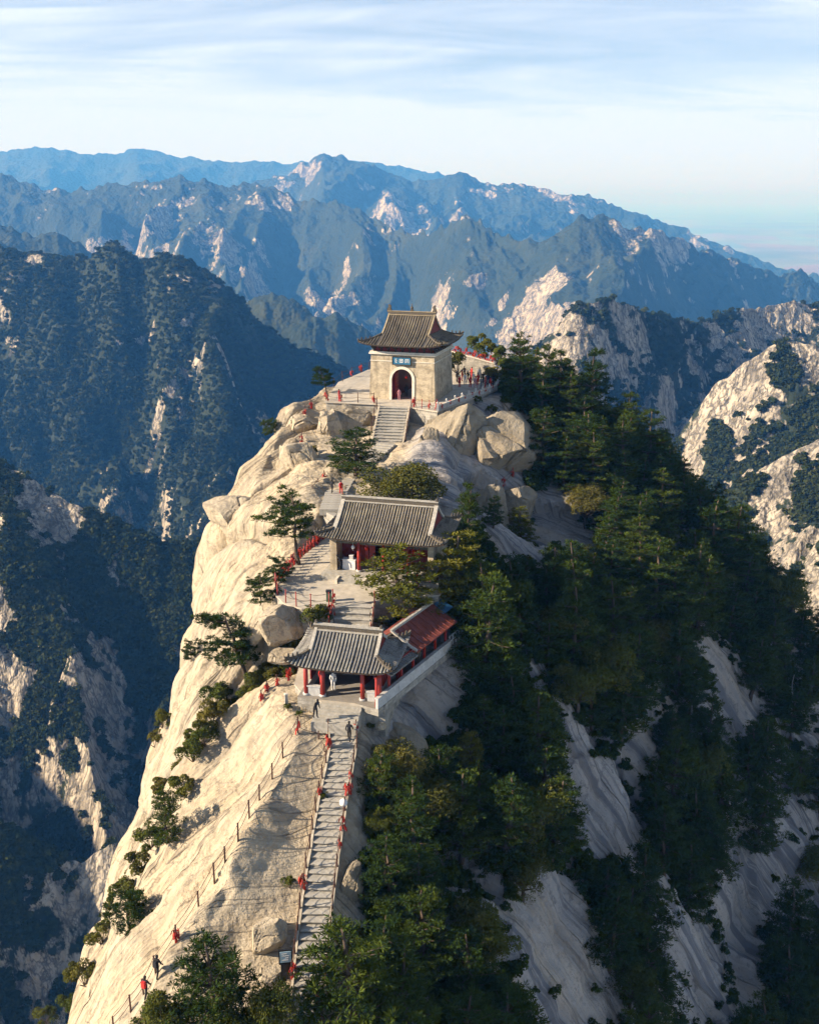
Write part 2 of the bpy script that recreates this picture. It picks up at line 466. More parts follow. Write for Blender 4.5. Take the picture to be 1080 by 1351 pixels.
# ------------------------------------------------------------------ haze: one box of thin blue air
def build_haze():
    zs = [r['V'][..., 2].max() for r in RANGES.values()]
    top = max(zs) + 60
    x0, x1, y0, y1, z0, z1 = -230000, 230000, -3000, 262000, FLOOR_Z - 40, top
    v = [(x0,y0,z0),(x1,y0,z0),(x1,y1,z0),(x0,y1,z0),(x0,y0,z1),(x1,y0,z1),(x1,y1,z1),(x0,y1,z1)]
    f = [(3,2,1,0),(4,5,6,7),(0,1,5,4),(1,2,6,5),(2,3,7,6),(3,0,4,7)]
    me = bpy.data.meshes.new('haze'); me.from_pydata(v, [], f)
    m = bpy.data.materials.new('blue_air'); m.use_nodes = True
    nt = m.node_tree
    nt.nodes.remove(nt.nodes['Principled BSDF'])
    pv = nt.nodes.new('ShaderNodeVolumePrincipled')
    pv.inputs['Color'].default_value = (.085, .36, 1.0, 1)
    pv.inputs['Absorption Color'].default_value = (.88, .76, 1, 1)
    pv.inputs['Density'].default_value = HAZE_DENSITY
    pv.inputs['Anisotropy'].default_value = 0.0
    nt.links.new(pv.outputs[0], nt.nodes['Material Output'].inputs['Volume'])
    o = link('haze', me, m)
    tag(o, 'thin blue haze filling the valleys and the plain', 'haze', kind='stuff')
HAZE_DENSITY = 1.38e-4
build_haze()
# ------------------------------------------------------------------ the granite ridge
def curve(picks, hs):
    """picks: (px, py, h) or ('x', x, z, h) -> x(h), z(h)"""
    H, X, Z = [], [], []
    for p in picks:
        if p[0] == 'x': H.append(p[3]); X.append(p[1]); Z.append(p[2])
        else:
            q = P(*p); H.append(p[2]); X.append(q.x); Z.append(q.z)
    o = np.argsort(H); H = np.array(H)[o]; X = np.array(X)[o]; Z = np.array(Z)[o]
    return np.interp(hs, H, X), np.interp(hs, H, Z)

K2 = [('x',-30,-100,18),('x',-29,-84,34),('x',-27.5,-69,46),(85,1351,58),(130,1200,66),(165,1100,72),(205,990,78),(228,930,82),(252,835,90),(262,770,96),(274,714,102),
      (330,622,112),(378,558,121),(405,538,127),(445,506,134),(486,488,142),('x',-4,-30,152),('x',-6,-60,176)]
K4 = [('x',-20,-66,18),('x',-18,-53,34),(175,1330,46),(232,1240,48.9),(285,1165,51.8),(315,1110,54.2),(345,1050,57.3),(372,1000,60.3),(395,965,63),(380,928,67),(362,905,70),(360,880,74),
      (372,782,78),(405,728,84),(425,690,90),(412,655,98),(392,612,107),(400,580,114),(408,556,119),(418,532,126),(452,506,134),(490,489,142),('x',-2,-27,152),('x',-2,-48,176)]
K5 = [('x',-7,-62,18),('x',-6.6,-51,34),(403,1330,46),(440,938,66),('x',-5.4,-36.2,68),('x',-5.2,-36.0,72),('x',-5,-32.2,76),('x',-5,-31.8,80),('x',-5,-31.6,88),('x',-6,-30.6,92),
      (440,650,98),('x',-4,-28.6,106),(510,584,113.5),('x',-1,-24.3,121),('x',0,-24,130),('x',0,-24,143),('x',1,-27,152),('x',4,-45,176)]
K6 = [('x',-3,-64,18),('x',-3.4,-54,34),(440,1340,46),(472,1040,60.5),('x',-1.6,-38.2,66),('x',.5,-38,70),('x',3,-38,74),('x',1.5,-34.5,78),('x',3.6,-32.6,84),('x',5,-32.5,90),
      (600,655,98),(585,612,106),(562,566,114),(578,556,118.5),(622,532,123),(658,514,129),(656,502,138),('x',9,-24.5,145),('x',9,-30,155),('x',8,-48,176)]
K7 = [('x',6,-76,18),('x',4,-64,34),('x',3.5,-54,46),('x',4.2,-48.5,58),('x',5,-44.5,66),('x',8.5,-42.5,74),('x',9.5,-39,80),('x',11.5,-37.2,90),('x',12.4,-36,98),(662,690,106),(702,640,114),(708,590,122),
      (702,540,130),('x',15,-26,140),('x',15,-31,155),('x',14,-52,176)]
K8 = [('x',16,-92,18),('x',16,-81,34),('x',16,-72,46),('x',16.5,-65,58),('x',17,-58.5,66),('x',18.5,-55,74),('x',20,-51.5,80),('x',22.5,-48,90),('x',24.5,-43.2,98),('x',27,-40.4,106),('x',29.5,-38.2,114),('x',31,-36.6,122),
      ('x',31.5,-35,130),('x',30,-35.5,140),('x',28,-42,155),('x',26,-62,176)]
K9 = [('x',35,-120,18),('x',36,-111,34),('x',36,-102,46),('x',36,-95,58),('x',36,-88,66),('x',38,-84,74),('x',40,-79,80),('x',43,-72,90),('x',47,-64,98),('x',50,-60,106),('x',52.5,-56.5,114),('x',54,-55,122),
      ('x',51,-57,130),('x',50,-57,140),('x',48,-64,155),('x',46,-85,176)]

hs = np.concatenate([np.linspace(16, 42, 40, endpoint=False), np.linspace(42, 126, 440, endpoint=False), np.linspace(126, 176, 70)])
NRW = len(hs)
def sm(a, k):
    w = np.hanning(2 * k + 3); w /= w.sum()
    return np.convolve(np.pad(a, k + 1, mode='edge'), w, mode='valid')
cols = {}
for nme, kk in (('2', K2), ('4', K4), ('5', K5), ('6', K6), ('7', K7), ('8', K8), ('9', K9)):
    x_, z_ = curve(kk, hs)
    q = {'2': 14, '4': 6, '5': 3, '6': 5, '7': 16, '8': 20, '9': 20}[nme]
    cols[nme] = (sm(x_, q), sm(z_, q))
x2, z2 = cols['2']; x4, z4 = cols['4']
cols['1'] = (x2 - 3.5, z2 - 42); cols['0'] = (x2 - 50, z2 - 190)
cols['3'] = (.5 * (x2 + x4) - .7, .5 * (z2 + z4) + 1.6 * np.clip((x4 - x2) / 10, 0, 1))
cols['10'] = (cols['9'][0] + 60, cols['9'][1] - 95)
order = ['0', '1', '2', '3', '4', '5', '6', '7', '8', '9', '10']
cnt = [24, 70, 120, 120, 84, 44, 84, 90, 70, 24]
CXs, CZs, knot = [], [], [0]
for a, b, n in zip(order[:-1], order[1:], cnt):
    f = np.linspace(0, 1, n, endpoint=False)[None, :]
    CXs.append(cols[a][0][:, None] * (1 - f) + cols[b][0][:, None] * f)
    CZs.append(cols[a][1][:, None] * (1 - f) + cols[b][1][:, None] * f)
    knot.append(knot[-1] + n)
CXs.append(cols['10'][0][:, None]); CZs.append(cols['10'][1][:, None])
SX = np.concatenate(CXs, 1); SZ = np.concatenate(CZs, 1)
NCW = SX.shape[1]
def blur_cols(A, k):
    w = np.hanning(2 * k + 3); w /= w.sum()
    Ap = np.pad(A, ((0, 0), (k + 1, k + 1)), mode='edge')
    out = np.zeros_like(A)
    for i, ww in enumerate(w): out += ww * Ap[:, i:i + A.shape[1]]
    return out
SX = blur_cols(SX, 13); SZ = blur_cols(SZ, 13)
SY = np.broadcast_to(hs[:, None], SX.shape).copy()

def normals(X, Y, Z):
    def d(A, ax): return np.gradient(A, axis=ax)
    a = np.stack([d(X, 0), d(Y, 0), d(Z, 0)], -1); b = np.stack([d(X, 1), d(Y, 1), d(Z, 1)], -1)
    n = np.cross(b, a); n /= np.maximum(1e-9, np.linalg.norm(n, axis=-1, keepdims=True))
    return n
# distance down the profile from the crest line; rows of the mesh lean with the fall line, which also runs towards the viewer
ic = knot[5]
def arcs(X_, Y_, Z_):
    seg = np.sqrt(np.diff(X_, axis=1) ** 2 + np.diff(Z_, axis=1) ** 2)
    a_ = np.concatenate([np.zeros((X_.shape[0], 1)), np.cumsum(seg, 1)], 1)
    return a_ - a_[:, ic:ic + 1]
arc = arcs(SX, SY, SZ)
lean = .42 * np.clip(np.abs(arc[NRW // 3]), 0, 70)
lean = np.where(np.arange(NCW) > ic, lean * .38, lean)
hrow = np.concatenate([np.linspace(14, 42, 34, endpoint=False), np.linspace(42, 142, 520, endpoint=False), np.linspace(142, 204, 66)])
NRW = len(hrow)
NX = np.empty((NRW, NCW)); NZ = np.empty((NRW, NCW)); NY = np.empty((NRW, NCW))
for j in range(NCW):
    yy = hrow - lean[j]
    NY[:, j] = yy
    NX[:, j] = np.interp(yy, hs, SX[:, j]); NZ[:, j] = np.interp(yy, hs, SZ[:, j])
    lo = yy < hs[0]
    NZ[lo, j] -= (hs[0] - yy[lo]) * .9
SX, SY, SZ = NX, NY, NZ
arc = arcs(SX, SY, SZ)
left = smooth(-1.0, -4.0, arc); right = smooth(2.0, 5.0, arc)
GU = np.broadcast_to(hrow[:, None], SX.shape) + np.where(arc < 0, 1.1, .45) * fbm2(SY / 12, arc / 26, 2)
GV = arc

# keep paths, terraces and buildings free of relief
def poly_mask(X, Y, poly, margin):
    """signed: 1 inside the polygon, falling to 0 over the margin outside"""
    p = np.array(poly, float); n = len(p)
    inside = np.zeros(X.shape, bool); dist = np.full(X.shape, 1e9)
    for i in range(n):
        x1, y1 = p[i]; x2_, y2_ = p[(i + 1) % n]
        c = ((y1 > Y) != (y2_ > Y)) & (X < (x2_ - x1) * (Y - y1) / (y2_ - y1 + 1e-12) + x1)
        inside ^= c
        dx, dy = x2_ - x1, y2_ - y1
        t = np.clip(((X - x1) * dx + (Y - y1) * dy) / (dx * dx + dy * dy), 0, 1)
        dist = np.minimum(dist, np.hypot(X - x1 - t * dx, Y - y1 - t * dy))
    return np.where(inside, 1.0, np.clip(1 - dist / margin, 0, 1))

N0 = normals(SX, SY, SZ)
# 1. broad swells, 2. sheeting: long slabs peeling off in steps, 3. grooves down the fall line, 4. grain
swell = fbm3(SX / 15, SY / 17, SZ / 17, 2) * 1.0 + (np.abs(noise3(SX / 7.5 + 3, SY / 9, SZ / 12)) - .22) * 1.5 + (np.abs(noise3(SX / 2.6, SY / 2.9 + 7, SZ / 5.2)) - .2) * .42
q1 = (noise2(GU / 16 + 3.3, GV / 60 + 1.2) * 1.1 + GU / 12.5 + .10 * fbm2(GU / 3, GV / 5, 3))
saw = (q1 - np.floor(q1)); saw = smooth(0, .9, saw) - smooth(.955, 1, saw)
q2 = (noise2(GU / 8 + 9.3, GV / 30 + 4.2) * 1.0 + GU / 5.1 + .10 * fbm2(GU / 2, GV / 4 + 3, 3))
saw2 = (q2 - np.floor(q2)); saw2 = smooth(0, .9, saw2) - smooth(.93, 1, saw2)
saw2 = saw2 * smooth(-.12, .25, fbm2(SY / 9 + 4, arc / 9, 2))
# cross joints break the sheets into blocks here and there
q3 = GV / 9.0 + .7 * noise2(GU / 7, GV / 14 + 2) + .05 * fbm2(GU / 2, GV / 2, 2)
saw3 = (q3 - np.floor(q3)); saw3 = (smooth(0, .93, saw3) - smooth(.95, 1, saw3)) * smooth(.05, .35, fbm2(SY / 11 + 8, arc / 11 + 3, 2))
groove = -np.clip(1 - np.abs(noise2(GU / 2.6 + 5, GV / 26)) * 9, 0, 1) * smooth(-.05, .35, fbm2(GU / 9, GV / 12 + 7, 2))
grain = (np.abs(fbm3(SX / 1.0, SY / 1.0, SZ / 1.5, 3)) - .1) * .26 + fbm2(GU / .9, GV / 7, 3) * .05
L_amp = left + right * 1.1
disp = swell * (.10 + .90 * L_amp) + L_amp * ((saw - .5) * (1.0 + .7 * right) + saw2 * (.34 - .10 * right) - saw3 * .42 + groove * .30) + grain * (.5 + .5 * L_amp)
# a few long fractures running down the fall line on both flanks
for gk, (gc0, dep, wd, sd) in enumerate(((58, .5, .22, 1), (66.5, .6, .25, 2), (71, .35, .2, 3), (79, .7, .3, 4), (86, .5, .22, 5), (93, .6, .25, 6), (101, .45, .2, 7), (110, .6, .25, 8), (118, .5, .22, 9), (126, .6, .25, 10), (133, .5, .22, 11))):
    lnw = gc0 + 1.6 * fbm2(GV / 14 + sd * 3.7, GV * 0 + sd, 3)
    disp -= dep * np.exp(-((GU - lnw) / wd) ** 2) * L_amp * smooth(-.35, .1, noise2(GV / 13 + sd, GV * 0 + 2.5 * sd))
# crest left of the steps: flat, blocky joints
flat = (1 - left) * (1 - right)
# gully between the front slab and the slab behind it
gx = [P(*g) for g in ((345,895,73.5),(300,950,72.5),(262,1010,71.5),(225,1085,70),(185,1165,67.5),(140,1270,63.5),(85,1390,58))]
gy_ = np.array([g.y for g in gx]); gxx = np.array([g.x for g in gx])
gc = np.interp(SX, gxx[::-1], gy_[::-1])
gd = np.exp(-((SY - gc) / 1.25) ** 2) * smooth(-8.2, -10.5, SX) * smooth(-30, -26, SX)
disp -= 2.6 * gd
# second crack on the upper slab and the undercut ledge below its nose
c2y = np.interp(SX, [-24, -20, -15, -11], [96, 99.5, 104, 110])
disp -= .9 * np.exp(-((SY - c2y) / .55) ** 2) * smooth(-9.5, -12, SX)
c3 = [P(*g) for g in ((272,724,101),(300,728,98.5),(345,735,95),(400,742,90),(430,748,86))]
c3y = np.interp(SX, [c.x for c in c3], [c.y for c in c3])
k3 = smooth(-10, -13, SX)
disp += .9 * np.exp(-((SY - c3y - 2.6) / 1.8) ** 2) * k3
disp -= 1.5 * np.exp(-((SY - c3y + 1.0) / .9) ** 2) * k3
def onplane(px, py, z):
    r = ray(px, py); t = z / r.z
    return Vector((r.x * t, r.y * t, z))
Z_TOWER, Z_MID, Z_HALL, Z_PAV = -24.0, -31.7, -31.2, -35.8
tower_poly = [onplane(a, b, Z_TOWER) for a, b in ((428,530),(494,533),(545,538),(577,543),(655,514),(660,503),(645,490),(560,484),(487,487),(446,504))]
mid_poly = [onplane(a, b, Z_MID) for a, b in ((361,776),(364,786),(376,797),(398,803),(438,802),(492,793),(512,790),(580,785),(600,745),(560,728),(470,712),(434,706),(400,733))]
pav_poly = [onplane(a, b, Z_PAV) for a, b in ((400,916),(424,925),(478,930),(503,927),(520,905),(500,868),(430,858),(394,880),(388,902))]
_sp = [P(402, 1352, 45.0), P(418, 1195, 51.5), P(436, 1075, 57.5), P(453, 985, 63.0), P(449, 945, 65.4)]
_sp.insert(0, _sp[0] + (_sp[0] - _sp[1]) * .8)
STAIR_PTS = _sp
_sy = [p.y for p in _sp]; _sx = [p.x for p in _sp]; _sz = [p.z for p in _sp]
def stair_z(y): return np.interp(y, _sy, _sz)
def stair_x(y): return np.interp(y, _sy, _sx)

keep = np.zeros_like(SX)
flatten = []
for poly, zt, mg in ((tower_poly, Z_TOWER, 2.0), (mid_poly, Z_MID, 1.6), (pav_poly, Z_PAV, 1.5)):
    m = poly_mask(SX, SY, [(p.x, p.y) for p in poly], mg); keep = np.maximum(keep, m); flatten.append((m, zt - .45))
cor = np.clip(1 - (np.abs(SX - stair_x(SY)) - 1.05) / np.where(SX < stair_x(SY), 4.6, 1.3), 0, 1) * (SY < 66.5) * (SY > 38)
keep = np.maximum(keep, cor)
disp = disp * (1 - keep) + .10 * grain * keep
X = SX + N0[..., 0] * disp; Y = SY + N0[..., 1] * disp; Z = SZ + N0[..., 2] * disp
for m, zt in flatten:
    w = smooth(.15, 1.0, m)
    Z = np.where(w > 0, np.minimum(Z, Z * (1 - w) + zt * w + 0), Z)
Z = np.where(cor > 0, Z * (1 - cor) + cor * (stair_z(SY) - .35), Z)
# bench under the path on the left shoulder of the crest
jx = noise2(X / 2.1 + 3, Y / 2.4)
Z = Z + flat * (1 - keep) * (.22 * np.sign(jx) * np.clip(np.abs(jx) * 6, 0, 1) * .5 + .35 * fbm2(X / 3, Y / 3, 3))
SPUR_V = np.stack([X, Y, Z], -1)
spur_me = grid_mesh('granite_ridge', SPUR_V.reshape(-1, 3), NRW, NCW, flip=True)
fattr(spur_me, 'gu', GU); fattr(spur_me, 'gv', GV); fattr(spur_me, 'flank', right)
fattr(spur_me, 'soil', np.clip(gd * 1.3, 0, 1))

def granite(name, use_attr=True, tone=1.0):
    t = NT(name)
    p = t.pos() if use_attr else t.coord('Object')
    big = t.noise(p, .11, 4, .6)
    mid = t.noise(p, .6, 5, .64)
    fine = t.noise(p, 4.0, 4, .72)
    base = t.ramp(mid, [(.30, (.20 * tone, .172 * tone, .125 * tone)), (.45, (.37 * tone, .315 * tone, .230 * tone)), (.72, (.485 * tone, .42 * tone, .305 * tone))])
    base = t.mix(t.ramp(big, [(.42, (0, 0, 0)), (.68, (.8, .8, .8))]), base, (.47 * tone, .38 * tone, .25 * tone))
    speck = t.ramp(fine, [(.30, (1, 1, 1)), (.38, (0, 0, 0))])
    base = t.mix(t.math('MULTIPLY', speck, .55), base, (.16, .14, .12))
    # sharp creases: folded noise gives ridges and V-shaped seams; grit and moss sit in the seams
    def fold(nn): return t.math('MULTIPLY', t.math('ABSOLUTE', t.math('SUBTRACT', nn, .5)), 2.0)
    f1 = fold(t.noise(p, .42, 5, .6)); f2 = fold(t.noise(p, 1.9, 4, .65))
    seam = t.math('MULTIPLY', t.ramp(f1, [(0, (1, 1, 1)), (.055, (0, 0, 0))]), t.ramp(big, [(.42, (0, 0, 0)), (.58, (1, 1, 1))]))
    base = t.mix(t.math('MULTIPLY', seam, .6), base, (.10, .085, .065))
    hgt = t.math('ADD', t.math('ADD', t.math('MULTIPLY', f1, .9), t.math('MULTIPLY', f2, .24)), t.math('MULTIPLY', fine, .20))
    if use_attr:
        cmb = t.n.new('ShaderNodeCombineXYZ')
        t.link(t.attr('gu'), cmb.inputs[0]); t.link(t.attr('gv'), cmb.inputs[1])
        st = t.mapping(cmb.outputs[0], (1.15, .055, 1))
        s1 = t.noise(st, 1.0, 5, .62)
        s2 = t.noise(t.mapping(cmb.outputs[0], (.32, .02, 1), loc=(7, 3, 0)), 1.0, 4, .6)
        # water stains: broad dark curtains on the shaded flank, faint ochre ones on the sunny side
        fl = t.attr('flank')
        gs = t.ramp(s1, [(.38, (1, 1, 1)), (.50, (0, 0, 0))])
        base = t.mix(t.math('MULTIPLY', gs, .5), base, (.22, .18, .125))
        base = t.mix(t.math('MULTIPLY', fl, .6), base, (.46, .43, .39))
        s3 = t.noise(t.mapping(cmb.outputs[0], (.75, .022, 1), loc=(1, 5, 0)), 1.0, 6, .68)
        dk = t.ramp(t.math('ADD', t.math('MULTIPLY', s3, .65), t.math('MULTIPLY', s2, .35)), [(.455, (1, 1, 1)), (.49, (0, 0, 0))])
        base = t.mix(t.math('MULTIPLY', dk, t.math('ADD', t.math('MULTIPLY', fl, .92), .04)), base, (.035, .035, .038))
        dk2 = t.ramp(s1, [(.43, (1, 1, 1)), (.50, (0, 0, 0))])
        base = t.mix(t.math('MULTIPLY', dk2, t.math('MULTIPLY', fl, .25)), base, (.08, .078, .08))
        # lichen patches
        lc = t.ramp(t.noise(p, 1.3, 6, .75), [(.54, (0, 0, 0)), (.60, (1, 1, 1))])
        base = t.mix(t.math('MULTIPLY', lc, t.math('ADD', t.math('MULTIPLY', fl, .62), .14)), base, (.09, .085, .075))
        base = t.mix(t.math('MULTIPLY', fl, .55), base, (.20, .20, .215))  # whole flank: its shade put into the colour as dim blue-grey
        oc = t.ramp(s2, [(.5, (0, 0, 0)), (.7, (1, 1, 1))])
        base = t.mix(t.math('MULTIPLY', oc, .35), base, (.50, .37, .21))
        hgt = t.math('ADD', hgt, t.math('MULTIPLY', fold(s1), .9))
        # joints: thin dark fractures along the sheets and a few across them
        j1 = t.noise(t.mapping(cmb.outputs[0], (.30, .030, 1), loc=(3, 9, 0)), 1.0, 3, .55, .15)
        def line(nn, w): return t.ramp(t.math('ABSOLUTE', t.math('SUBTRACT', nn, .5)), [(0.0, (1, 1, 1)), (w, (0, 0, 0))])
        msk = t.ramp(big, [(.36, (.25, .25, .25)), (.58, (1, 1, 1))])
        crack = t.math('MULTIPLY', line(j1, .008), msk)
        base = t.mix(t.math('MULTIPLY', crack, .7), base, (.09, .075, .06))
        hgt = t.math('SUBTRACT', hgt, t.math('MULTIPLY', crack, .4))
        so = t.ramp(t.math('ADD', t.attr('soil'), t.math('MULTIPLY', t.math('SUBTRACT', mid, .5), .9)), [(.55, (0, 0, 0)), (.75, (1, 1, 1))])
        base = t.mix(so, base, (.055, .05, .025))
    else:
        lc = t.ramp(t.noise(p, 1.6, 6, .7), [(.52, (0, 0, 0)), (.62, (1, 1, 1))])
        base = t.mix(t.math('MULTIPLY', lc, .4), base, (.15, .13, .10))
    return t.done(base, .88, t.bump(hgt, 1.0, .34))
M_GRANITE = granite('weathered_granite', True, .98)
M_BOULDER = granite('boulder_granite', False, .9)
M_SHADEROCK = granite('shade_grey_lichened_granite', False, .6)  # darker copy of the boulder granite, shade grey put into the colour
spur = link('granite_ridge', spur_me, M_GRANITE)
tag(spur, kind='structure')

# coarse copy for finding the ground
_s = 3
_gv = SPUR_V[::_s, ::_s].reshape(-1, 3)
_nr, _nc = SPUR_V[::_s, ::_s].shape[:2]
_ix = np.arange(_nr * _nc).reshape(_nr, _nc)
_gf = np.stack([_ix[:-1, :-1], _ix[1:, :-1], _ix[1:, 1:], _ix[:-1, 1:]], -1).reshape(-1, 4)
SPUR_BVH = BVHTree.FromPolygons([tuple(v) for v in _gv.tolist()], _gf.tolist())
def ground(px, py):
    """where the line of sight through a photo pixel meets the ridge"""
    hit = SPUR_BVH.ray_cast(Vector((0, 0, 0)), ray(px, py))
    return hit[0], hit[1]
def drop(x, y, top=60):
    hit = SPUR_BVH.ray_cast(Vector((x, y, top)), Vector((0, 0, -1)))
    return hit[0]
# ------------------------------------------------------------------ shape tools
class MB:
    """collects shapes; build() links them as one mesh object"""
    def __init__(s): s.v = []; s.f = []; s.m = []; s.sm = []
    def add(s, v, f, mi=0, smooth_=False):
        o = len(s.v); s.v += [tuple(p) for p in v]
        s.f += [tuple(i + o for i in q) for q in f]; s.m += [mi] * len(f); s.sm += [smooth_] * len(f)
    def box(s, c, d, rz=0, mi=0, taper=1.0):
        x, y, z = d[0] / 2, d[1] / 2, d[2] / 2
        pts = [(-x,-y,-z),(x,-y,-z),(x,y,-z),(-x,y,-z),(-x*taper,-y*taper,z),(x*taper,-y*taper,z),(x*taper,y*taper,z),(-x*taper,y*taper,z)]
        cs, sn = math.cos(rz), math.sin(rz)
        s.add([(c[0] + a * cs - b * sn, c[1] + a * sn + b * cs, c[2] + q) for a, b, q in pts],
              [(3,2,1,0),(4,5,6,7),(0,1,5,4),(1,2,6,5),(2,3,7,6),(3,0,4,7)], mi)
    def box2(s, a, b, mi=0):
        s.box([(a[i] + b[i]) / 2 for i in range(3)], [abs(b[i] - a[i]) for i in range(3)], 0, mi)
    def tube(s, pts, r, n=6, mi=0, cap=True, smooth_=True):
        pts = [Vector(p) for p in pts]; k = len(pts)
        rs = r if isinstance(r, (list, tuple)) else [r] * k
        vs = []; up = Vector((0, 0, 1))
        for i, p in enumerate(pts):
            d = (pts[min(i + 1, k - 1)] - pts[max(i - 1, 0)])
            if d.length < 1e-9: d = Vector((0, 0, 1))
            d.normalize()
            a = d.cross(up)
            if a.length < 1e-3: a = d.cross(Vector((1, 0, 0)))
            a.normalize(); b = a.cross(d)
            for j in range(n):
                t = 2 * PI * j / n
                vs.append(p + a * (rs[i] * math.cos(t)) + b * (rs[i] * math.sin(t)))
        fs = []
        for i in range(k - 1):
            for j in range(n):
                j2 = (j + 1) % n
                fs.append((i * n + j, i * n + j2, (i + 1) * n + j2, (i + 1) * n + j))
        if cap: fs += [tuple(range(n - 1, -1, -1)), tuple((k - 1) * n + j for j in range(n))]
        s.add(vs, fs, mi, smooth_)
    def bar(s, pts, w, hgt, mi=0):
        """rectangular section swept along points (upright)"""
        pts = [Vector(p) for p in pts]; k = len(pts); vs = []
        for i, p in enumerate(pts):
            d = pts[min(i + 1, k - 1)] - pts[max(i - 1, 0)]; d.z = 0
            d = d.normalized() if d.length > 1e-6 else Vector((1, 0, 0))
            a = Vector((-d.y, d.x, 0)) * (w / 2)
            vs += [p - a, p + a, p + a + Vector((0, 0, hgt)), p - a + Vector((0, 0, hgt))]
        fs = []
        for i in range(k - 1):
            o = i * 4
            for j in range(4): fs.append((o + j, o + (j + 1) % 4, o + 4 + (j + 1) % 4, o + 4 + j))
        fs += [(3, 2, 1, 0), (k * 4 - 4, k * 4 - 3, k * 4 - 2, k * 4 - 1)]
        s.add(vs, fs, mi)
    def prism(s, poly, z0, z1, mi=0):
        n = len(poly)
        v = [(p[0], p[1], z0) for p in poly] + [(p[0], p[1], z1) for p in poly]
        f = [tuple(range(n - 1, -1, -1)), tuple(range(n, 2 * n))] + [(i, (i + 1) % n, n + (i + 1) % n, n + i) for i in range(n)]
        s.add(v, f, mi)
    def sphere(s, c, r, n=8, mi=0, sc=(1, 1, 1)):
        v = []; f = []
        for i in range(n // 2 + 1):
            a = PI * i / (n // 2)
            for j in range(n):
                b = 2 * PI * j / n
                v.append((c[0] + r * sc[0] * math.sin(a) * math.cos(b), c[1] + r * sc[1] * math.sin(a) * math.sin(b), c[2] + r * sc[2] * math.cos(a)))
        for i in range(n // 2):
            for j in range(n):
                f.append((i * n + j, (i + 1) * n + j, (i + 1) * n + (j + 1) % n, i * n + (j + 1) % n))
        s.add(v, f, mi, True)
    def mesh(s, name, mats):
        me = bpy.data.meshes.new(name)
        me.from_pydata(s.v, [], s.f)
        for m in (mats if isinstance(mats, (list, tuple)) else [mats]): me.materials.append(m)
        me.polygons.foreach_set('material_index', s.m); me.polygons.foreach_set('use_smooth', s.sm)
        bm = bmesh.new(); bm.from_mesh(me); bmesh.ops.recalc_face_normals(bm, faces=bm.faces); bm.to_mesh(me); bm.free()
        me.update(); return me
    def build(s, name, mats, parent=None):
        return link(name, s.mesh(name, mats), None, parent)
def hole_free(o): return o

# ------------------------------------------------------------------ building materials
def brick_mat(name, col, mortar, bw=.42, bh=.17):
    t = NT(name); v = t.coord('Object')
    # wrap the courses round the corners: along = x + y
    sep = t.n.new('ShaderNodeSeparateXYZ'); t.link(v, sep.inputs[0])
    cmb = t.n.new('ShaderNodeCombineXYZ'); t.link(t.math('ADD', sep.outputs[0], sep.outputs[1]), cmb.inputs[0]); t.link(sep.outputs[2], cmb.inputs[1])
    br = t.n.new('ShaderNodeTexBrick'); t.link(cmb.outputs[0], br.inputs['Vector'])
    br.inputs['Scale'].default_value = 1; br.inputs['Brick Width'].default_value = bw; br.inputs['Row Height'].default_value = bh
    br.inputs['Mortar Size'].default_value = .012; br.inputs['Color1'].default_value = (*col, 1)
    br.inputs['Color2'].default_value = (*[c * .72 for c in col], 1); br.inputs['Mortar'].default_value = (*mortar, 1)
    br.inputs['Bias'].default_value = -.2
    n = t.noise(v, 1.1, 6, .65); n2 = t.noise(v, 9, 4, .6)
    c = t.mix(t.ramp(n, [(.38, (.8, .8, .8)), (.55, (0, 0, 0))]), br.outputs['Color'], tuple(x * .45 for x in col))
    run_ = t.noise(t.mapping(v, (2.2, 2.2, .18)), 1, 4, .6)
    c = t.mix(t.ramp(run_, [(.52, (0, 0, 0)), (.68, (.6, .6, .6))]), c, tuple(x * .4 for x in col))
    c = t.mix(.35, c, t.ramp(n2, [(.3, (.4, .4, .4)), (.7, (1, 1, 1))]), 'MULTIPLY')
    return t.done(c, .9, t.bump(t.math('ADD', br.outputs['Fac'], t.math('MULTIPLY', n2, -.6)), .5, -.02))
M_BRICK = brick_mat('tan_gate_brick', (.53, .44, .30), (.45, .39, .29))
M_GREYBRICK = brick_mat('grey_retaining_stone', (.40, .37, .31), (.24, .22, .19), .6, .28)
M_STONE = simple('pale_step_stone', (.34, .32, .275), .85, .35, 3.5, .5, .03)
M_PAVE = simple('terrace_paving', (.43, .385, .31), .85, .25, 1.6, .4, .03)
M_MARBLE = simple('pale_balustrade_stone', (.46, .45, .42), .75, .28, 5, .4, .02)
M_TRIM = simple('lime_trim', (.58, .53, .43), .8, .18, 5, .3, .02)
def tile_mat(name, col):
    t = NT(name); v = t.coord('Object')
    n = t.noise(v, 8, 5, .7); pz = t.noise(v, .55, 5, .65); st_ = t.noise(t.mapping(v, (2.6, .35, .6)), 1, 4, .6)
    c = t.ramp(n, [(.3, tuple(x * .55 for x in col)), (.5, col), (.72, tuple(x * 1.45 for x in col))])
    c = t.mix(t.ramp(pz, [(.50, (0, 0, 0)), (.66, (.75, .75, .75))]), c, (col[0] * 1.7, col[1] * 1.75, col[2] * 1.6))
    c = t.mix(t.ramp(st_, [(.34, (.8, .8, .8)), (.47, (0, 0, 0))]), c, tuple(x * .35 for x in col))
    c = t.mix(t.ramp(t.noise(v, 1.7, 4, .7), [(.60, (0, 0, 0)), (.70, (.6, .6, .6))]), c, (.055, .060, .026))
    return t.done(c, .85, t.bump(n, .6, .03))
M_TILE = tile_mat('dark_clay_tile', (.150, .130, .100))
M_TILE_TOWER = tile_mat('ochre_clay_tile', (.118, .098, .070))
M_TILE_GREY = tile_mat('grey_clay_tile', (.165, .158, .145))
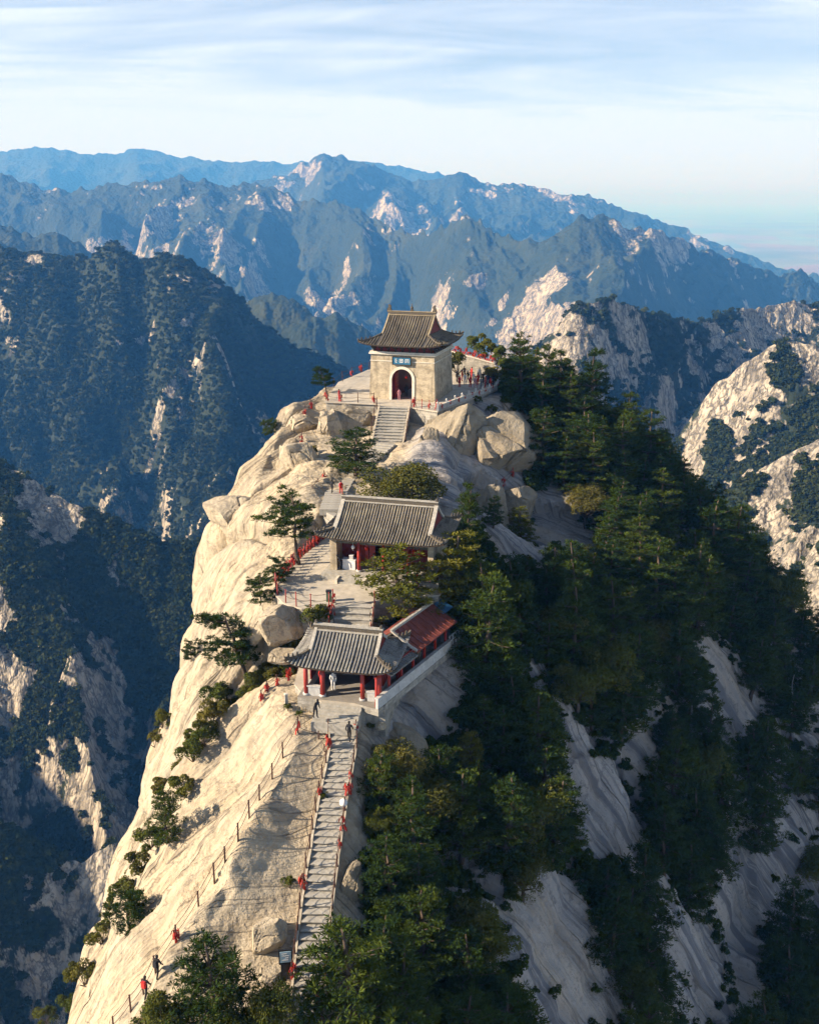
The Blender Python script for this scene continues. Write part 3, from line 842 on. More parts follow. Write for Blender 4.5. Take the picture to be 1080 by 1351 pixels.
M_DECK = simple('tile_valley', (.07, .062, .055), .9, .4, 6, .4, .02)
M_RIDGE = simple('ridge_plaster', (.36, .335, .285), .85, .4, 6, .5, .03)
M_RIDGE_DARK = simple('carved_ridge_tile', (.095, .080, .06), .85, .5, 8, .6, .04)
M_RED = simple('red_lacquer', (.30, .028, .020), .5, .3, 5, .2, .01, .4)
M_DRED = simple('dark_red_panel', (.16, .016, .012), .6, .35, 4, .2, .01)
M_WOOD = simple('dark_timber', (.045, .032, .022), .8, .4, 6, .4, .02)
M_PAINT = simple('faded_painted_beam', (.13, .12, .085), .8, .6, 4, .3, .01)
M_GOLD = simple('gilded_board', (.45, .31, .06), .45, .3, 8, .2, .01)
M_BLUE = simple('blue_name_board', (.022, .115, .20), .5, .2, 4, .1, .01)
M_WHITE = simple('white_paint', (.72, .71, .68), .6, .12, 5, .1, .01)
M_DARK = simple('painted_interior_shade', (.018, .014, .012), .9, .3, 2, .1, .01)
M_TIN = simple('red_sheet_roof', (.17, .045, .032), .75, .5, 1.6, .3, .02)
M_IRON = simple('rusty_iron', (.075, .035, .025), .7, .4, 20, .3, .005)
M_RIBBON = simple('red_ribbon', (.34, .028, .018), .75, .35, 12, .2, .01)
M_BLACK = simple('black_plastic', (.015, .015, .016), .5, .3, 6, .1, .005)
M_LANTERN = simple('red_lantern_silk', (.55, .03, .015), .6, .25, 10, .2, .01)

# ------------------------------------------------------------------ roofs with swept tile rows
def chinese_roof(root, W, D, Lr, H, z0, tile, ridge_m, verge_m, lift=.5, conc=.55, rib=.27, skirt=.55, orn=.55, mid_orn=False, verge_w=.22):
    """hip-and-gable roof: eaves W x D, ridge length Lr, rise H, eaves at height z0; parts are hung under root"""
    hw, hd, hr = W / 2, D / 2, Lr / 2
    def zf(y):
        t = min(1, abs(y) / hd); return H * ((1 - t) * (1 - conc) + conc * (1 - t) ** 2.0)
    yg = hd * skirt                      # depth of the foot of the gable
    zg = zf(yg)
    def zs(x):
        t = max(0, min(1, (abs(x) - hr) / (hw - hr))); return zg * ((1 - t) * (1 - conc * .7) + conc * .7 * (1 - t) ** 2)
    def up(x, y): return lift * (abs(x) / hw) ** 5 * (min(1, abs(y) / hd)) ** 3
    def zt(x, y):
        z = zf(y)
        if abs(x) > hr: z = min(z, zs(x))
        return z0 + z + up(x, y)
    # deck
    mb = MB(); nx, ny = 30, 26
    def patch(x0, x1, y0, y1, n, m):
        v = []; f = []
        for i in range(n + 1):
            for j in range(m + 1):
                x = x0 + (x1 - x0) * i / n; y = y0 + (y1 - y0) * j / m
                xe = x if abs(x) > hr else math.copysign(min(abs(x), hr), x)
                v.append((x, y, zt(xe, y)))
        for i in range(n):
            for j in range(m):
                f.append((i * (m + 1) + j, (i + 1) * (m + 1) + j, (i + 1) * (m + 1) + j + 1, i * (m + 1) + j + 1))
        return v, f
    e = 1e-3
    v, f = patch(-hr, hr, -hd, hd, 16, 32); mb.add(v, f, 0, True)
    v, f = patch(hr + e, hw, -hd, hd, 12, 32); mb.add(v, f, 0, True)
    v, f = patch(-hw, -hr - e, -hd, hd, 12, 32); mb.add(v, f, 0, True)
    # underside and eave edge
    under = [(-hw, -hd), (hw, -hd), (hw, hd), (-hw, hd)]
    n = 24; loop = []
    for k in range(4):
        a, b = under[k], under[(k + 1) % 4]
        for i in range(n):
            x = a[0] + (b[0] - a[0]) * i / n; y = a[1] + (b[1] - a[1]) * i / n
            loop.append((x, y))
    m = len(loop)
    vs = [(x, y, zt(x, y)) for x, y in loop] + [(x, y, zt(x, y) - .16) for x, y in loop] + [(x * .8, y * .8, z0 - .12) for x, y in loop]
    fs = [(i, (i + 1) % m, m + (i + 1) % m, m + i) for i in range(m)] + [(m + i, m + (i + 1) % m, 2 * m + (i + 1) % m, 2 * m + i) for i in range(m)] + [tuple(range(2 * m, 3 * m))]
    mb.add(vs, fs, 1)
    deck = mb.build('roof_deck', [M_DECK, M_WOOD], root)
    # tile rows
    tb = MB()
    def row(path, across):
        k = len(path); w = rib * random.uniform(.30, .38); vs = []
        a = Vector(across) * w; jit = Vector(across) * random.uniform(-.03, .03) * rib * 2; dz_ = random.uniform(-.015, .02)
        for p in path:
            p = Vector(p) + jit + Vector((0, 0, dz_ + random.uniform(-.01, .01)))
            vs += [p - a + Vector((0, 0, -.01)), p - a * .55 + Vector((0, 0, w * .85)), p + a * .55 + Vector((0, 0, w * .85)), p + a + Vector((0, 0, -.01))]
        fs = []
        for i in range(k - 1):
            o = i * 4
            for j in range(3): fs.append((o + j, o + j + 1, o + 4 + j + 1, o + 4 + j))
        fs.append((k * 4 - 4, k * 4 - 3, k * 4 - 2, k * 4 - 1))
        tb.add(vs, fs, 0, True)
    nrow = int(W / rib)
    for sgn in (-1, 1):
        for i in range(nrow + 1):
            x = -hw + .06 + (W - .12) * i / nrow
            if abs(abs(x) - hr) < rib * .3: continue
            ys = 0.06
            if abs(x) > hr:
                # start where the hip line is
                lo, hi = 0.0, hd
                for _ in range(24):
                    mid = (lo + hi) / 2
                    if zf(mid) > zs(x): lo = mid
                    else: hi = mid
                ys = hi
            if hd - ys < .15: continue
            q = 12
            row([(x, sgn * (ys + (hd + .05 - ys) * j / q), zt(x, min(hd, ys + (hd - ys) * j / q)) + .005) for j in range(q + 1)], (1, 0, 0))
    mrow = int(D / rib)
    for sgn in (-1, 1):
        for i in range(mrow + 1):
            y = -hd + .06 + (D - .12) * i / mrow
            xs = hr + .02
            if abs(y) > yg:
                lo, hi = hr, hw
                for _ in range(24):
                    mid = (lo + hi) / 2
                    if zs(mid) > zf(y): lo = mid
                    else: hi = mid
                xs = hi
            if hw - xs < .15: continue
            q = 8
            row([(sgn * (xs + (hw + .05 - xs) * j / q), y, zt(min(hw, xs + (hw - xs) * j / q), y) + .005) for j in range(q + 1)], (0, 1, 0))
    tr = tb.build('tile_rows', [tile], root); tr['kind'] = 'stuff'
    # gable walls
    for sgn in (-1, 1):
        g = MB(); n = 14; vs = []
        for i in range(n + 1):
            y = -yg + 2 * yg * i / n
            vs += [(sgn * (hr - .02), y, z0 + zg - .1), (sgn * (hr - .02), y, z0 + zf(y) + .01)]
        g.add(vs, [(2 * i, 2 * i + 2, 2 * i + 3, 2 * i + 1) for i in range(n)], 0)
        g.build('gable', [M_DRED], root)
    # main ridge with a course along its foot
    r = MB(); r.bar([(-hr - .12, 0, z0 + H - .05), (0, 0, z0 + H - .09), (hr + .12, 0, z0 + H - .05)], .24, .42)
    rd = r.build('main_ridge', [ridge_m], root)
    c = MB(); c.bar([(-hr - .16, 0, z0 + H + .37), (hr + .16, 0, z0 + H + .37)], .34, .09); c.bar([(-hr, 0, z0 + H - .06), (hr, 0, z0 + H - .06)], .5, .1)
    c.build('ridge_capping', [verge_m], rd)
    # verge ridges down the gables, hip ridges out to the corners
    for sx in (-1, 1):
        for sy in (-1, 1):
            q = 12
            mb = MB()
            mb.bar([(sx * (hr - .02), sy * (.1 + (yg * 1.02) * j / q), zt(hr - .03, .1 + yg * 1.02 * j / q) - .02) for j in range(q + 1)], verge_w, .26)
            mb.build('verge_ridge', [verge_m], root)
            pts = []
            for j in range(q + 1):
                x = hr + (hw - hr) * j / q
                lo, hi = 0.0, hd
                for _ in range(24):
                    mid = (lo + hi) / 2
                    if zf(mid) > zs(x): lo = mid
                    else: hi = mid
                y = hd if j == q else hi
                pts.append((sx * x, sy * y, zt(x, y) + .0 + (.12 if j == q else 0)))
            mb = MB(); mb.bar(pts, .2, .2); hp = mb.build('hip_ridge', [ridge_m], root)
            mb = MB()
            for j, sc in ((6, 1.2), (8, 1.2), (10, 1.4)):
                p = Vector(pts[j]) + Vector((0, 0, .2)); mb.box((p.x, p.y, p.z + .1 * sc), (.14 * sc, .14 * sc, .26 * sc), .6, 0, .55)
            mb.build('ridge_beast', [ridge_m], hp)['kind'] = 'stuff'
        # owl-tail ornament at each ridge end
        mb = MB(); bx = sx * (hr + .02); zb = z0 + H + .2
        prof = [(0, 0), (.34, 0), (.40, .26), (.30, .44), (.36, .66), (.20, .86), (.02, .80), (.10, .62), (-.04, .40), (-.08, .16)]
        v = []
        for s2 in (-.11, .11):
            for a, b in prof: v.append((bx - sx * (a - .12) * orn * 1.6, s2, zb + b * orn * 1.6))
        k = len(prof)
        mb.add(v, [tuple(range(k - 1, -1, -1)), tuple(range(k, 2 * k))] + [(i, (i + 1) % k, k + (i + 1) % k, k + i) for i in range(k)])
        mb.build('ridge_ornament', [ridge_m], root)
    if mid_orn:
        mb = MB(); zb = z0 + H + .42
        mb.box((0, 0, zb + .14), (.44, .28, .3), 0, 0, .7); mb.sphere((0, 0, zb + .44), .2, 8); mb.tube([(0, 0, zb + .55), (0, 0, zb + 1.0)], [.1, .02], 6)
        mb.build('ridge_finial', [ridge_m], root)
    return zt

# ------------------------------------------------------------------ gate tower on the summit
def gate_tower():
    o = onplane(530, 528, Z_TOWER)
    root = empty('gate_tower', (o.x, o.y, Z_TOWER), -rad(17))
    tag(root, 'brick gate tower with an arched doorway and dark curved roof on the summit', 'gate tower')
    W, D, H = 8.6, 8.6, 5.75
    hw = W / 2; ar, sp = 1.32, 2.55          # arch radius and springing height
    n = 18; bt = .22                        # walls lean in by bt
    # front and back walls with the archway through
    mb = MB()
    arch = [(ar * math.cos(PI * i / n), sp + ar * math.sin(PI * i / n)) for i in range(n + 1)]
    arch = [(ar, 0)] + arch + [(-ar, 0)]
    def lean(x, z, y):
        k = bt * z / H
        return (x * (1 - k / hw), y + (k if y < D / 2 else -k), z)
    for y in (0.0, D):
        outer = []
        for (x, z) in arch:
            if z <= .001: outer.append((math.copysign(hw, x), 0))
            else:
                t = math.atan2(z - 1.4, x); c, s_ = math.cos(t), math.sin(t)
                k = min(hw / abs(c) if abs(c) > 1e-6 else 1e9, (H - 1.4) / s_ if s_ > 1e-6 else 1e9)
                outer.append((c * k, 1.4 + s_ * k))
        v = [lean(x, z, y) for x, z in arch] + [lean(x, z, y) for x, z in outer]
        k = len(arch)
        f = [(i, i + 1, k + i + 1, k + i) for i in range(k - 1)]
        # corners of the rectangle
        ci = [i for i in range(k - 1) if abs(outer[i][1] - outer[i + 1][1]) > 1e-3 and abs(outer[i][0] - outer[i + 1][0]) > 1e-3]
        for i in ci:
            sx = 1 if outer[i][0] + outer[i + 1][0] > 0 else -1
            v.append(lean(sx * hw, H, y)); f.append((k + i, k + i + 1, len(v) - 1))
        mb.add(v, f)
    for sx in (-1, 1):
        mb.add([lean(sx * hw, 0, 0), lean(sx * hw, 0, D), lean(sx * hw, H, D), lean(sx * hw, H, 0)], [(0, 1, 2, 3)])
    mb.add([lean(-hw, H, 0), lean(hw, H, 0), lean(hw, H, D), lean(-hw, H, D)], [(0, 1, 2, 3)])
    mb.build('wall', [M_BRICK], root)
    # passage lining
    mb = MB(); v = [(x, .02, z) for x, z in arch] + [(x, D - .02, z) for x, z in arch]; k = len(arch)
    mb.add(v, [(i, k + i, k + i + 1, i + 1) for i in range(k - 1)])
    mb.build('passage_lining', [M_DRED], root)
    # stone surround of the arch
    mb = MB(); r2 = ar + .34
    a2 = [(r2, 0)] + [(r2 * math.cos(PI * i / n), sp + r2 * math.sin(PI * i / n)) for i in range(n + 1)] + [(-r2, 0)]
    v = []
    for yy, pr in ((-.10, arch), (-.10, a2), (.3, a2), (.12, arch)):
        v += [(x, yy + .22 * z / H, z) for x, z in pr]
    f = []
    for q in (0, 1, 3):
        aa, bb = (0, 1) if q == 0 else ((1, 2) if q == 1 else (3, 0))
        f += [(aa * k + i, aa * k + i + 1, bb * k + i + 1, bb * k + i) for i in range(k - 1)]
    mb.add(v, f); mb.build('arch_surround', [M_TRIM], root)
    # door leaves standing open inside
    for sx in (-1, 1):
        mb = MB(); mb.box((sx * 1.16, 1.55, 1.6), (.09, 1.25, 3.1)); dl = mb.build('door_leaf', [M_RED], root)
        mb = MB()
        for i in range(5):
            for j in range(3): mb.sphere((sx * 1.10, 1.15 + .38 * j, .6 + .5 * i), .05, 6)
        mb.build('door_studs', [M_GOLD], dl)['kind'] = 'stuff'
    mb = MB(); mb.sphere((.28, .9, 2.75), .2, 8, 0, (1, 1, .85)); mb.tube([(.28, .9, 3.75), (.28, .9, 2.55)], .012, 4)
    ln = mb.build('lantern', [M_LANTERN], root)
    # string course, frieze and name board
    mb = MB()
    mb.box((0, D / 2, H - .06), (W + .05, D + .05, .13)); mb.box((0, D / 2, H + .10), (W - .1, D - .1, .22)); mb.box((0, D / 2, H - .95), (W - .23, D - .23, .10))
    mb.build('string_course', [M_TRIM], root)
    sg = MB(); sg.box((0, -.02, H - .83), (2.35, .14, .95)); s_o = sg.build('name_board', [M_BLUE], root)
    fr = MB()
    for z in (-.5, .5): fr.box((0, -.05, H - .83 + z * .95), (2.45, .18, .07))
    for x in (-.5, .5): fr.box((x * 2.39, -.05, H - .83), (.07, .18, .95))
    fr.build('board_frame', [M_WOOD], s_o)
    # three brush-written characters
    ch = MB(); yc = -.105; zc = H - .83
    def st(x, z, w, h): ch.box((x, yc, zc + z), (w, .02, h))
    st(-.78, .02, .06, .46); st(-.70, .22, .16, .05); st(-.69, -.20, .18, .05); st(-.62, .02, .05, .14)
    for z in (.2, -.18): st(-.05, z, .46, .055)
    for x in (-.26, .16): st(x, .01, .055, .42)
    st(-.05, .02, .22, .05); st(-.05, -.06, .05, .16); st(-.05, .08, .20, .045)
    for x in (.48, .92): st(x, .0, .055, .46)
    st(.70, .21, .46, .05); st(.70, .08, .22, .045); st(.70, -.02, .05, .24); st(.62, -.12, .05, .12); st(.80, -.1, .1, .05)
    ch.build('lettering', [M_WHITE], s_o)['kind'] = 'stuff'
    # timber zone under the eaves
    zt0 = H + .21
    mb = MB(); mb.box((0, D / 2, zt0 + .46), (W - .9, D - .9, .92)); mb.build('timber_frieze', [M_DRED], root)
    for i in range(9):
        for yy in (.35, D - .35):
            mb = MB(); x = -3.7 + 7.4 * i / 8
            sg_ = 1 if yy < 1 else -1
            mb.box((x, yy, zt0 + .2), (.18, .2, .4)); mb.box((x, yy - .14 * sg_, zt0 + .47), (.56, .28, .15)); mb.box((x, yy - .36 * sg_, zt0 + .70), (.22, .8, .17))
            mb.build('bracket', [M_WOOD], root)
    for j in range(8):
        for sx in (-1, 1):
            mb = MB(); y = .9 + 6.8 * j / 7; x = sx * (hw - .35)
            mb.box((x, y, zt0 + .2), (.2, .18, .4)); mb.box((x + sx * .14, y, zt0 + .47), (.28, .56, .15)); mb.box((x + sx * .36, y, zt0 + .70), (.8, .22, .17))
            mb.build('bracket', [M_WOOD], root)
    # roof hung on a helper-free local frame: shift by D/2
    rf = empty('roof', (0, D / 2, 0)); rf.parent = root
    chinese_roof(rf, W + 2.15, D + 2.1, 6.0, 3.2, zt0 + .92, M_TILE_TOWER, M_RIDGE_DARK, simple('ochre_verge_plaster', (.27, .22, .14), .85, .35, 6, .5, .03), lift=.42, conc=.6, rib=.33, skirt=.52, orn=.78, mid_orn=True)
    return root
gate_tower()

# ------------------------------------------------------------------ middle hall
def middle_hall():
    o = onplane(503, 757, Z_HALL)
    root = empty('temple_hall', (o.x, o.y, Z_HALL), -rad(14))
    tag(root, 'temple hall with grey tiled roof and red columns on the middle terrace', 'hall')
    W, D, H = 9.3, 5.6, 3.15; hw = W / 2
    mb = MB(); mb.box2((-hw - .5, -1.15, -.75), (hw + .7, D + .3, 0)); mb.build('platform', [M_STONE], root)
    for i, (x0, x1) in enumerate(((-3.4, -1.2), (-.4, 1.9))):
        for j in range(2):
            mb = MB(); mb.box2((x0, -1.55 - .35 * j, -.52), (x1, -1.155 - .35 * j, -.18 - .17 * j)); mb.build('step', [M_STONE], root)
        for x in (x0 - .12, x1 + .12):
            mb = MB(); mb.box2((x - .11, -2.0, -.52), (x + .11, -1.152, -.06)); mb.build('step_cheek', [M_TRIM], root)
    mb = MB(); mb.box2((-hw, -.1, 0), (-hw + .62, D, H)); mb.build('end_wall', [M_BRICK], root)
    mb = MB(); mb.box2((hw - .5, -.1, 0), (hw, D, H)); mb.build('end_wall', [M_BRICK], root)
    mb = MB(); mb.box2((-hw + .62, D - .3, 0), (hw - .5, D, H)); mb.build('rear_wall', [M_DRED], root)
    mb = MB(); mb.box2((-hw + .63, 1.5, 0.01), (-1.9, 1.62, H)); mb.build('panel_wall', [M_DRED], root)
    mb = MB(); mb.box2((2.2, 1.5, 0.01), (hw - .51, 1.62, H)); mb.build('panel_wall', [M_DRED], root)
    for x in (-2.05, .2, 2.45):
        mb = MB(); mb.tube([(x, .1, 0), (x, .1, H)], .17, 10); c = mb.build('column', [M_RED], root)
        mb = MB(); mb.tube([(x, .1, 0), (x, .1, .14)], .27, 10); mb.build('column_base', [M_MARBLE], c)
    for x in (-1.85, -1.25, 1.5, 2.1):
        mb = MB(); mb.box((x, 1.55, 1.35), (.52, .07, 2.7)); mb.build('door_leaf', [M_RED], root)
    mb = MB(); mb.box2((-hw + .5, -.08, H - .42), (hw - .4, .14, H - .02)); mb.box2((-hw + .5, -.02, H - .6), (hw - .4, .1, H - .46)); mb.build('lintel', [M_PAINT], root)
    mb = MB(); mb.box((.1, -.14, H - .24), (2.3, .08, .36)); mb.build('gilded_board', [M_GOLD], root)
    mb = MB(); mb.box((0, D / 2, H + .12), (W, D, .25)); mb.build('ceiling_frame', [M_WOOD], root)
    for x in (-2.5, -1.3, 1.2, 2.9, 3.4):
        mb = MB(); mb.sphere((x, -.15, H - .85), .17, 8, 0, (1, 1, 1.1)); mb.tube([(x, -.15, H - .4), (x, -.15, H - 1.15)], .015, 4)
        mb.build('lantern', [M_LANTERN if x > -2.4 else M_WHITE], root)
    rf = empty('roof', (0.05, D / 2 - .1, 0)); rf.parent = root
    chinese_roof(rf, W + 2.1, D + 2.1, 8.5, 2.35, H + .15, M_TILE, M_RIDGE_DARK, M_RIDGE, lift=.35, conc=.5, rib=.25, skirt=.66, orn=.42, verge_w=.34)
    # things standing in the hall
    t = empty('counter_table', root.matrix_basis @ Vector((-3.05, .55, 0)), -rad(14)); tag(t, 'white counter table in the left bay of the temple hall', 'table')
    mb = MB(); mb.box((0, 0, .92), (1.25, .62, .06)); mb.build('tabletop', [M_WHITE], t)
    mb = MB(); mb.box((0, -.02, .44), (1.15, .5, .88)); mb.build('cabinet', [M_WHITE], t)
    b = empty('money_box', root.matrix_basis @ Vector((-2.85, .5, .95)), -rad(14)); tag(b, 'small white box on the counter table in the hall', 'box')
    mb = MB(); mb.box((0, 0, .17), (.34, .3, .34)); mb.build('body', [M_MARBLE], b)
    mb = MB(); mb.box((0, 0, .36), (.38, .34, .04)); mb.build('lid', [M_WHITE], b)
    return root
middle_hall()

# ------------------------------------------------------------------ lower pavilion
def lower_pavilion():
    o = onplane(452, 921, Z_PAV)
    root = empty('gate_pavilion', (o.x, o.y, Z_PAV), -rad(12))
    tag(root, 'open pavilion with red columns and dark tiled roof above the long stairway', 'pavilion')
    W, D, H = 5.7, 4.0, 2.75; hw = W / 2
    mb = MB(); mb.box2((-hw - .55, -.55, -2.6), (hw + .55, D + .5, 0)); mb.build('platform', [M_GREYBRICK], root)
    for x in (-hw, -1.55, 1.55, hw):
        for y in (0, D):
            mb = MB(); mb.tube([(x, y, 0), (x, y, H)], .17, 10); c = mb.build('column', [M_RED], root)
            mb = MB(); mb.tube([(x, y, 0), (x, y, .16)], .26, 10); mb.build('column_base', [M_MARBLE], c)
    mb = MB()
    for y in (0, D): mb.box2((-hw - .2, y - .12, H - .38), (hw + .2, y + .12, H - .02))
    for x in (-hw, hw): mb.box2((x - .121, -.1, H - .36), (x + .121, D + .1, H - .04))
    mb.build('lintel', [M_PAINT], root)
    mb = MB(); mb.box((0, -.18, H - .2), (2.2, .08, .34)); mb.build('gilded_board', [M_GOLD], root)
    mb = MB(); mb.box((0, D / 2, H + .1), (W + .2, D + .2, .2)); mb.build('ceiling_frame', [M_WOOD], root)
    for x0, x1 in ((-hw, -1.75), (1.75, hw)):
        mb = MB(); mb.box2((x0 + .17, -.09, 0), (x1 - .0, .09, .72)); mb.box2((x0 + .1, -.14, .72), (x1 + .05, .14, .84)); mb.build('balustrade', [M_MARBLE], root)
    for sx in (-1, 1):
        mb = MB(); mb.box2((sx * hw - .09, .2, 0), (sx * hw + .09, D - .2, .72)); mb.build('balustrade', [M_MARBLE], root)
    mb = MB(); mb.box2((-1.5, D - .1, 0), (1.5, D + .06, H - .4)); mb.build('shade_backing', [M_DARK], root)  # near-black sheet painted in for the shade inside the pavilion
    mb = MB(); mb.box2((-hw + .18, D - .1, 0), (-1.7, D + .05, H - .4)); mb.build('side_screen', [M_DRED], root)
    mb = MB(); mb.box2((1.7, D - .1, 0), (hw - .18, D + .05, H - .4)); mb.build('side_screen', [M_DRED], root)
    for sx in (-1, 1):
        mb = MB(); mb.box2((sx * (hw - .02) - .05, 1.1, .72), (sx * (hw - .02) + .05, D - .15, H - .4)); mb.build('sun_block_panel', [M_DRED], root)  # panels added to block the sun and keep the interior dark
    for x in (-1.25, 1.25):
        mb = MB(); mb.box((x * 1.02, D - .35, 1.25), (.34, .05, 1.5)); mb.build('hanging_banner', [M_RED], root)
    rf = empty('roof', (0, D / 2, 0)); rf.parent = root
    chinese_roof(rf, W + 2.5, D + 2.3, 5.1, 1.75, H + .1, M_TILE_GREY, M_RIDGE_DARK, M_RIDGE, lift=.5, conc=.5, rib=.27, skirt=.5, orn=.38, verge_w=.24)
    # front steps down to the long stairway
    for i in range(5):
        mb = MB(); mb.box2((-1.7 - .0 * i, -.95 - .42 * i, -1.6), (1.7, -.551 - .42 * i, -.15 - .16 * i)); mb.build('step', [M_STONE], root)
    return root
PAV = lower_pavilion()

# ------------------------------------------------------------------ side gallery running back from the pavilion
def gallery():
    a = onplane(497, 934, Z_PAV); b = onplane(590, 858, Z_PAV)
    d = (b - a); L = d.length; ang = math.atan2(d.y, d.x)
    root = empty('side_gallery', (a.x, a.y, Z_PAV), ang)      # local x runs along the outer edge, +y into the hill
    tag(root, 'long side gallery with pale parapet and red sheet roof beside the pavilion', 'gallery')
    Wd, H = 2.9, 2.35
    mb = MB(); mb.box2((-.2, -.25, -.55), (L + .4, Wd, -.01)); mb.build('floor_slab', [M_GREYBRICK], root)
    mb = MB(); mb.box2((-.2, -.22, 0), (L + .3, -.02, .82)); mb.box2((-.25, -.28, .82), (L + .35, .03, .93)); mb.build('parapet', [M_MARBLE], root)
    n = 7
    for i in range(n):
        x = .15 + (L - .3) * i / (n - 1)
        mb = MB(); mb.box((x, .12, H / 2), (.16, .16, H)); mb.build('post', [M_RED], root)
        if i < n - 1:
            xs = x + (L - .3) / (n - 1) / 2
            mb = MB(); mb.box((xs, -.12, .46), (.07, .26, .9)); mb.build('parapet_pier', [M_MARBLE], root)
    mb = MB(); mb.box2((2.6, Wd - .2, 0), (L, Wd, H + .6)); mb.build('rear_wall', [M_DRED], root)
    mb = MB(); mb.box2((0, .02, H - .02), (L, .22, H + .16)); mb.build('lintel', [M_RED], root)
    # two stretches of roof: tiles, then red sheet
    def slope(x0, x1, mat, name, z, ridge, seams):
        mb = MB(); q = 8; yo, yr, yb = -.55, Wd * .62, Wd + .5
        prof = [(yo + (yr - yo) * i / q, H + .12 + z + (1.15) * (i / q) ** 1.25) for i in range(q + 1)] + [(yb, H + .35 + z)]
        v = [(x0, y, zz) for y, zz in prof] + [(x1, y, zz) for y, zz in prof] + [(x0, y, zz - .1) for y, zz in prof] + [(x1, y, zz - .1) for y, zz in prof]
        k = len(prof); f = []
        for i in range(k - 1):
            f += [(i, k + i, k + i + 1, i + 1), (2 * k + i, 2 * k + i + 1, 3 * k + i + 1, 3 * k + i), (i, i + 1, 2 * k + i + 1, 2 * k + i), (k + i, 3 * k + i, 3 * k + i + 1, k + i + 1)]
        f += [(0, 2 * k, 3 * k, k), (k - 1, 2 * k - 1, 4 * k - 1, 3 * k - 1)]
        mb.add(v, f, 0); o = mb.build(name, [mat], root)
        sm_ = MB(); c = int((x1 - x0) / seams)
        for i in range(c + 1):
            x = x0 + .04 + (x1 - x0 - .08) * i / c
            sm_.bar([(x, y, zz) for y, zz in prof[:-1]], seams * .4 if seams < .3 else .05, .055)
        t = sm_.build('tile_rows' if seams < .3 else 'seams', [mat], o); t['kind'] = 'stuff'
        rb = MB(); rb.bar([(x0 - .02, yr, H + 1.25 + z), (x1 + .02, yr, H + 1.25 + z)], .22, .22); rb.build('ridge', [ridge], o)
        return o
    slope(1.25, L * .46, M_TILE_GREY, 'tiled_roof', -.25, M_RIDGE_DARK, .26)
    slope(L * .46 + .02, L + .55, M_TIN, 'red_roof', .05, M_RIDGE, .62)
    vb = MB(); vb.bar([(L * .46, -.5 + (Wd * .62 + .5) * i / 8, H + .2 + 1.15 * (i / 8) ** 1.25) for i in range(9)], .2, .16); vb.build('verge_ridge', [M_RIDGE], root)
    # little balcony beyond its far end
    mb = MB(); mb.box2((L + .41, .1, -.9), (L + 3.2, 2.4, -.03)); mb.build('balcony_floor', [M_STONE], root)
    for i in range(5):
        mb = MB(); mb.box((L + .7 + .58 * i, .16, .5), (.09, .09, 1.0)); mb.build('balcony_post', [M_WHITE], root)
    mb = MB(); mb.box2((L + .5, .12, .9), (L + 3.15, .2, .98)); mb.box2((L + .5, .13, .45), (L + 3.15, .19, .51)); mb.build('balcony_rail', [M_WHITE], root)
    m = root.matrix_basis
    p = empty('blue_canopy_lamp', m @ Vector((L + 1.2, 1.2, -.03)), ang); tag(p, 'pole with a tilted blue panel behind the red gallery roof', 'lamp post')
    mb = MB(); mb.tube([(0, 0, 0), (0, 0, 3.0)], .06, 6); mb.tube([(0, 0, 0), (0, 0, .25)], .14, 8); mb.build('pole', [M_MARBLE], p)
    mb = MB(); v = [(-.85, -.6, 3.0), (.85, -.6, 3.0), (.85, .6, 3.45), (-.85, .6, 3.45)]; mb.add(v + [(a_, b_, c_ + .07) for a_, b_, c_ in v], [(3,2,1,0),(4,5,6,7),(0,1,5,4),(1,2,6,5),(2,3,7,6),(3,0,4,7)])
    mb.build('panel', [simple('blue_panel', (.03, .11, .22), .35, .15, 3, .05, .01, .5)], p)
gallery()
# ------------------------------------------------------------------ terraces and stairs
def slab(name, poly, z, thick, mat, label, edge_mat=None, cat='terrace'):
    root = empty(name, (0, 0, 0)); tag(root, label, cat)
    pts = [(p.x, p.y) for p in poly]
    mb = MB(); mb.prism(pts, z - .12, z); mb.build('paving', [mat], root)
    n = len(pts); cx = sum(p[0] for p in pts) / n; cy = sum(p[1] for p in pts) / n
    inn = [(cx + (p[0] - cx) * .985, cy + (p[1] - cy) * .985) for p in pts]
    mb = MB(); mb.prism(inn, z - thick, z - .121); mb.build('retaining_wall', [edge_mat or M_GREYBRICK], root)
    return root
slab('summit_terrace', tower_poly, Z_TOWER - .01, 2.7, M_PAVE, 'pale paved terrace round the gate tower on the summit')
slab('middle_terrace', mid_poly, Z_MID, 2.2, M_PAVE, 'paved terrace with a curved edge in front of the temple hall')
slab('pavilion_terrace', pav_poly, Z_PAV - .02, 2.4, M_PAVE, 'paved landing under the lower pavilion')

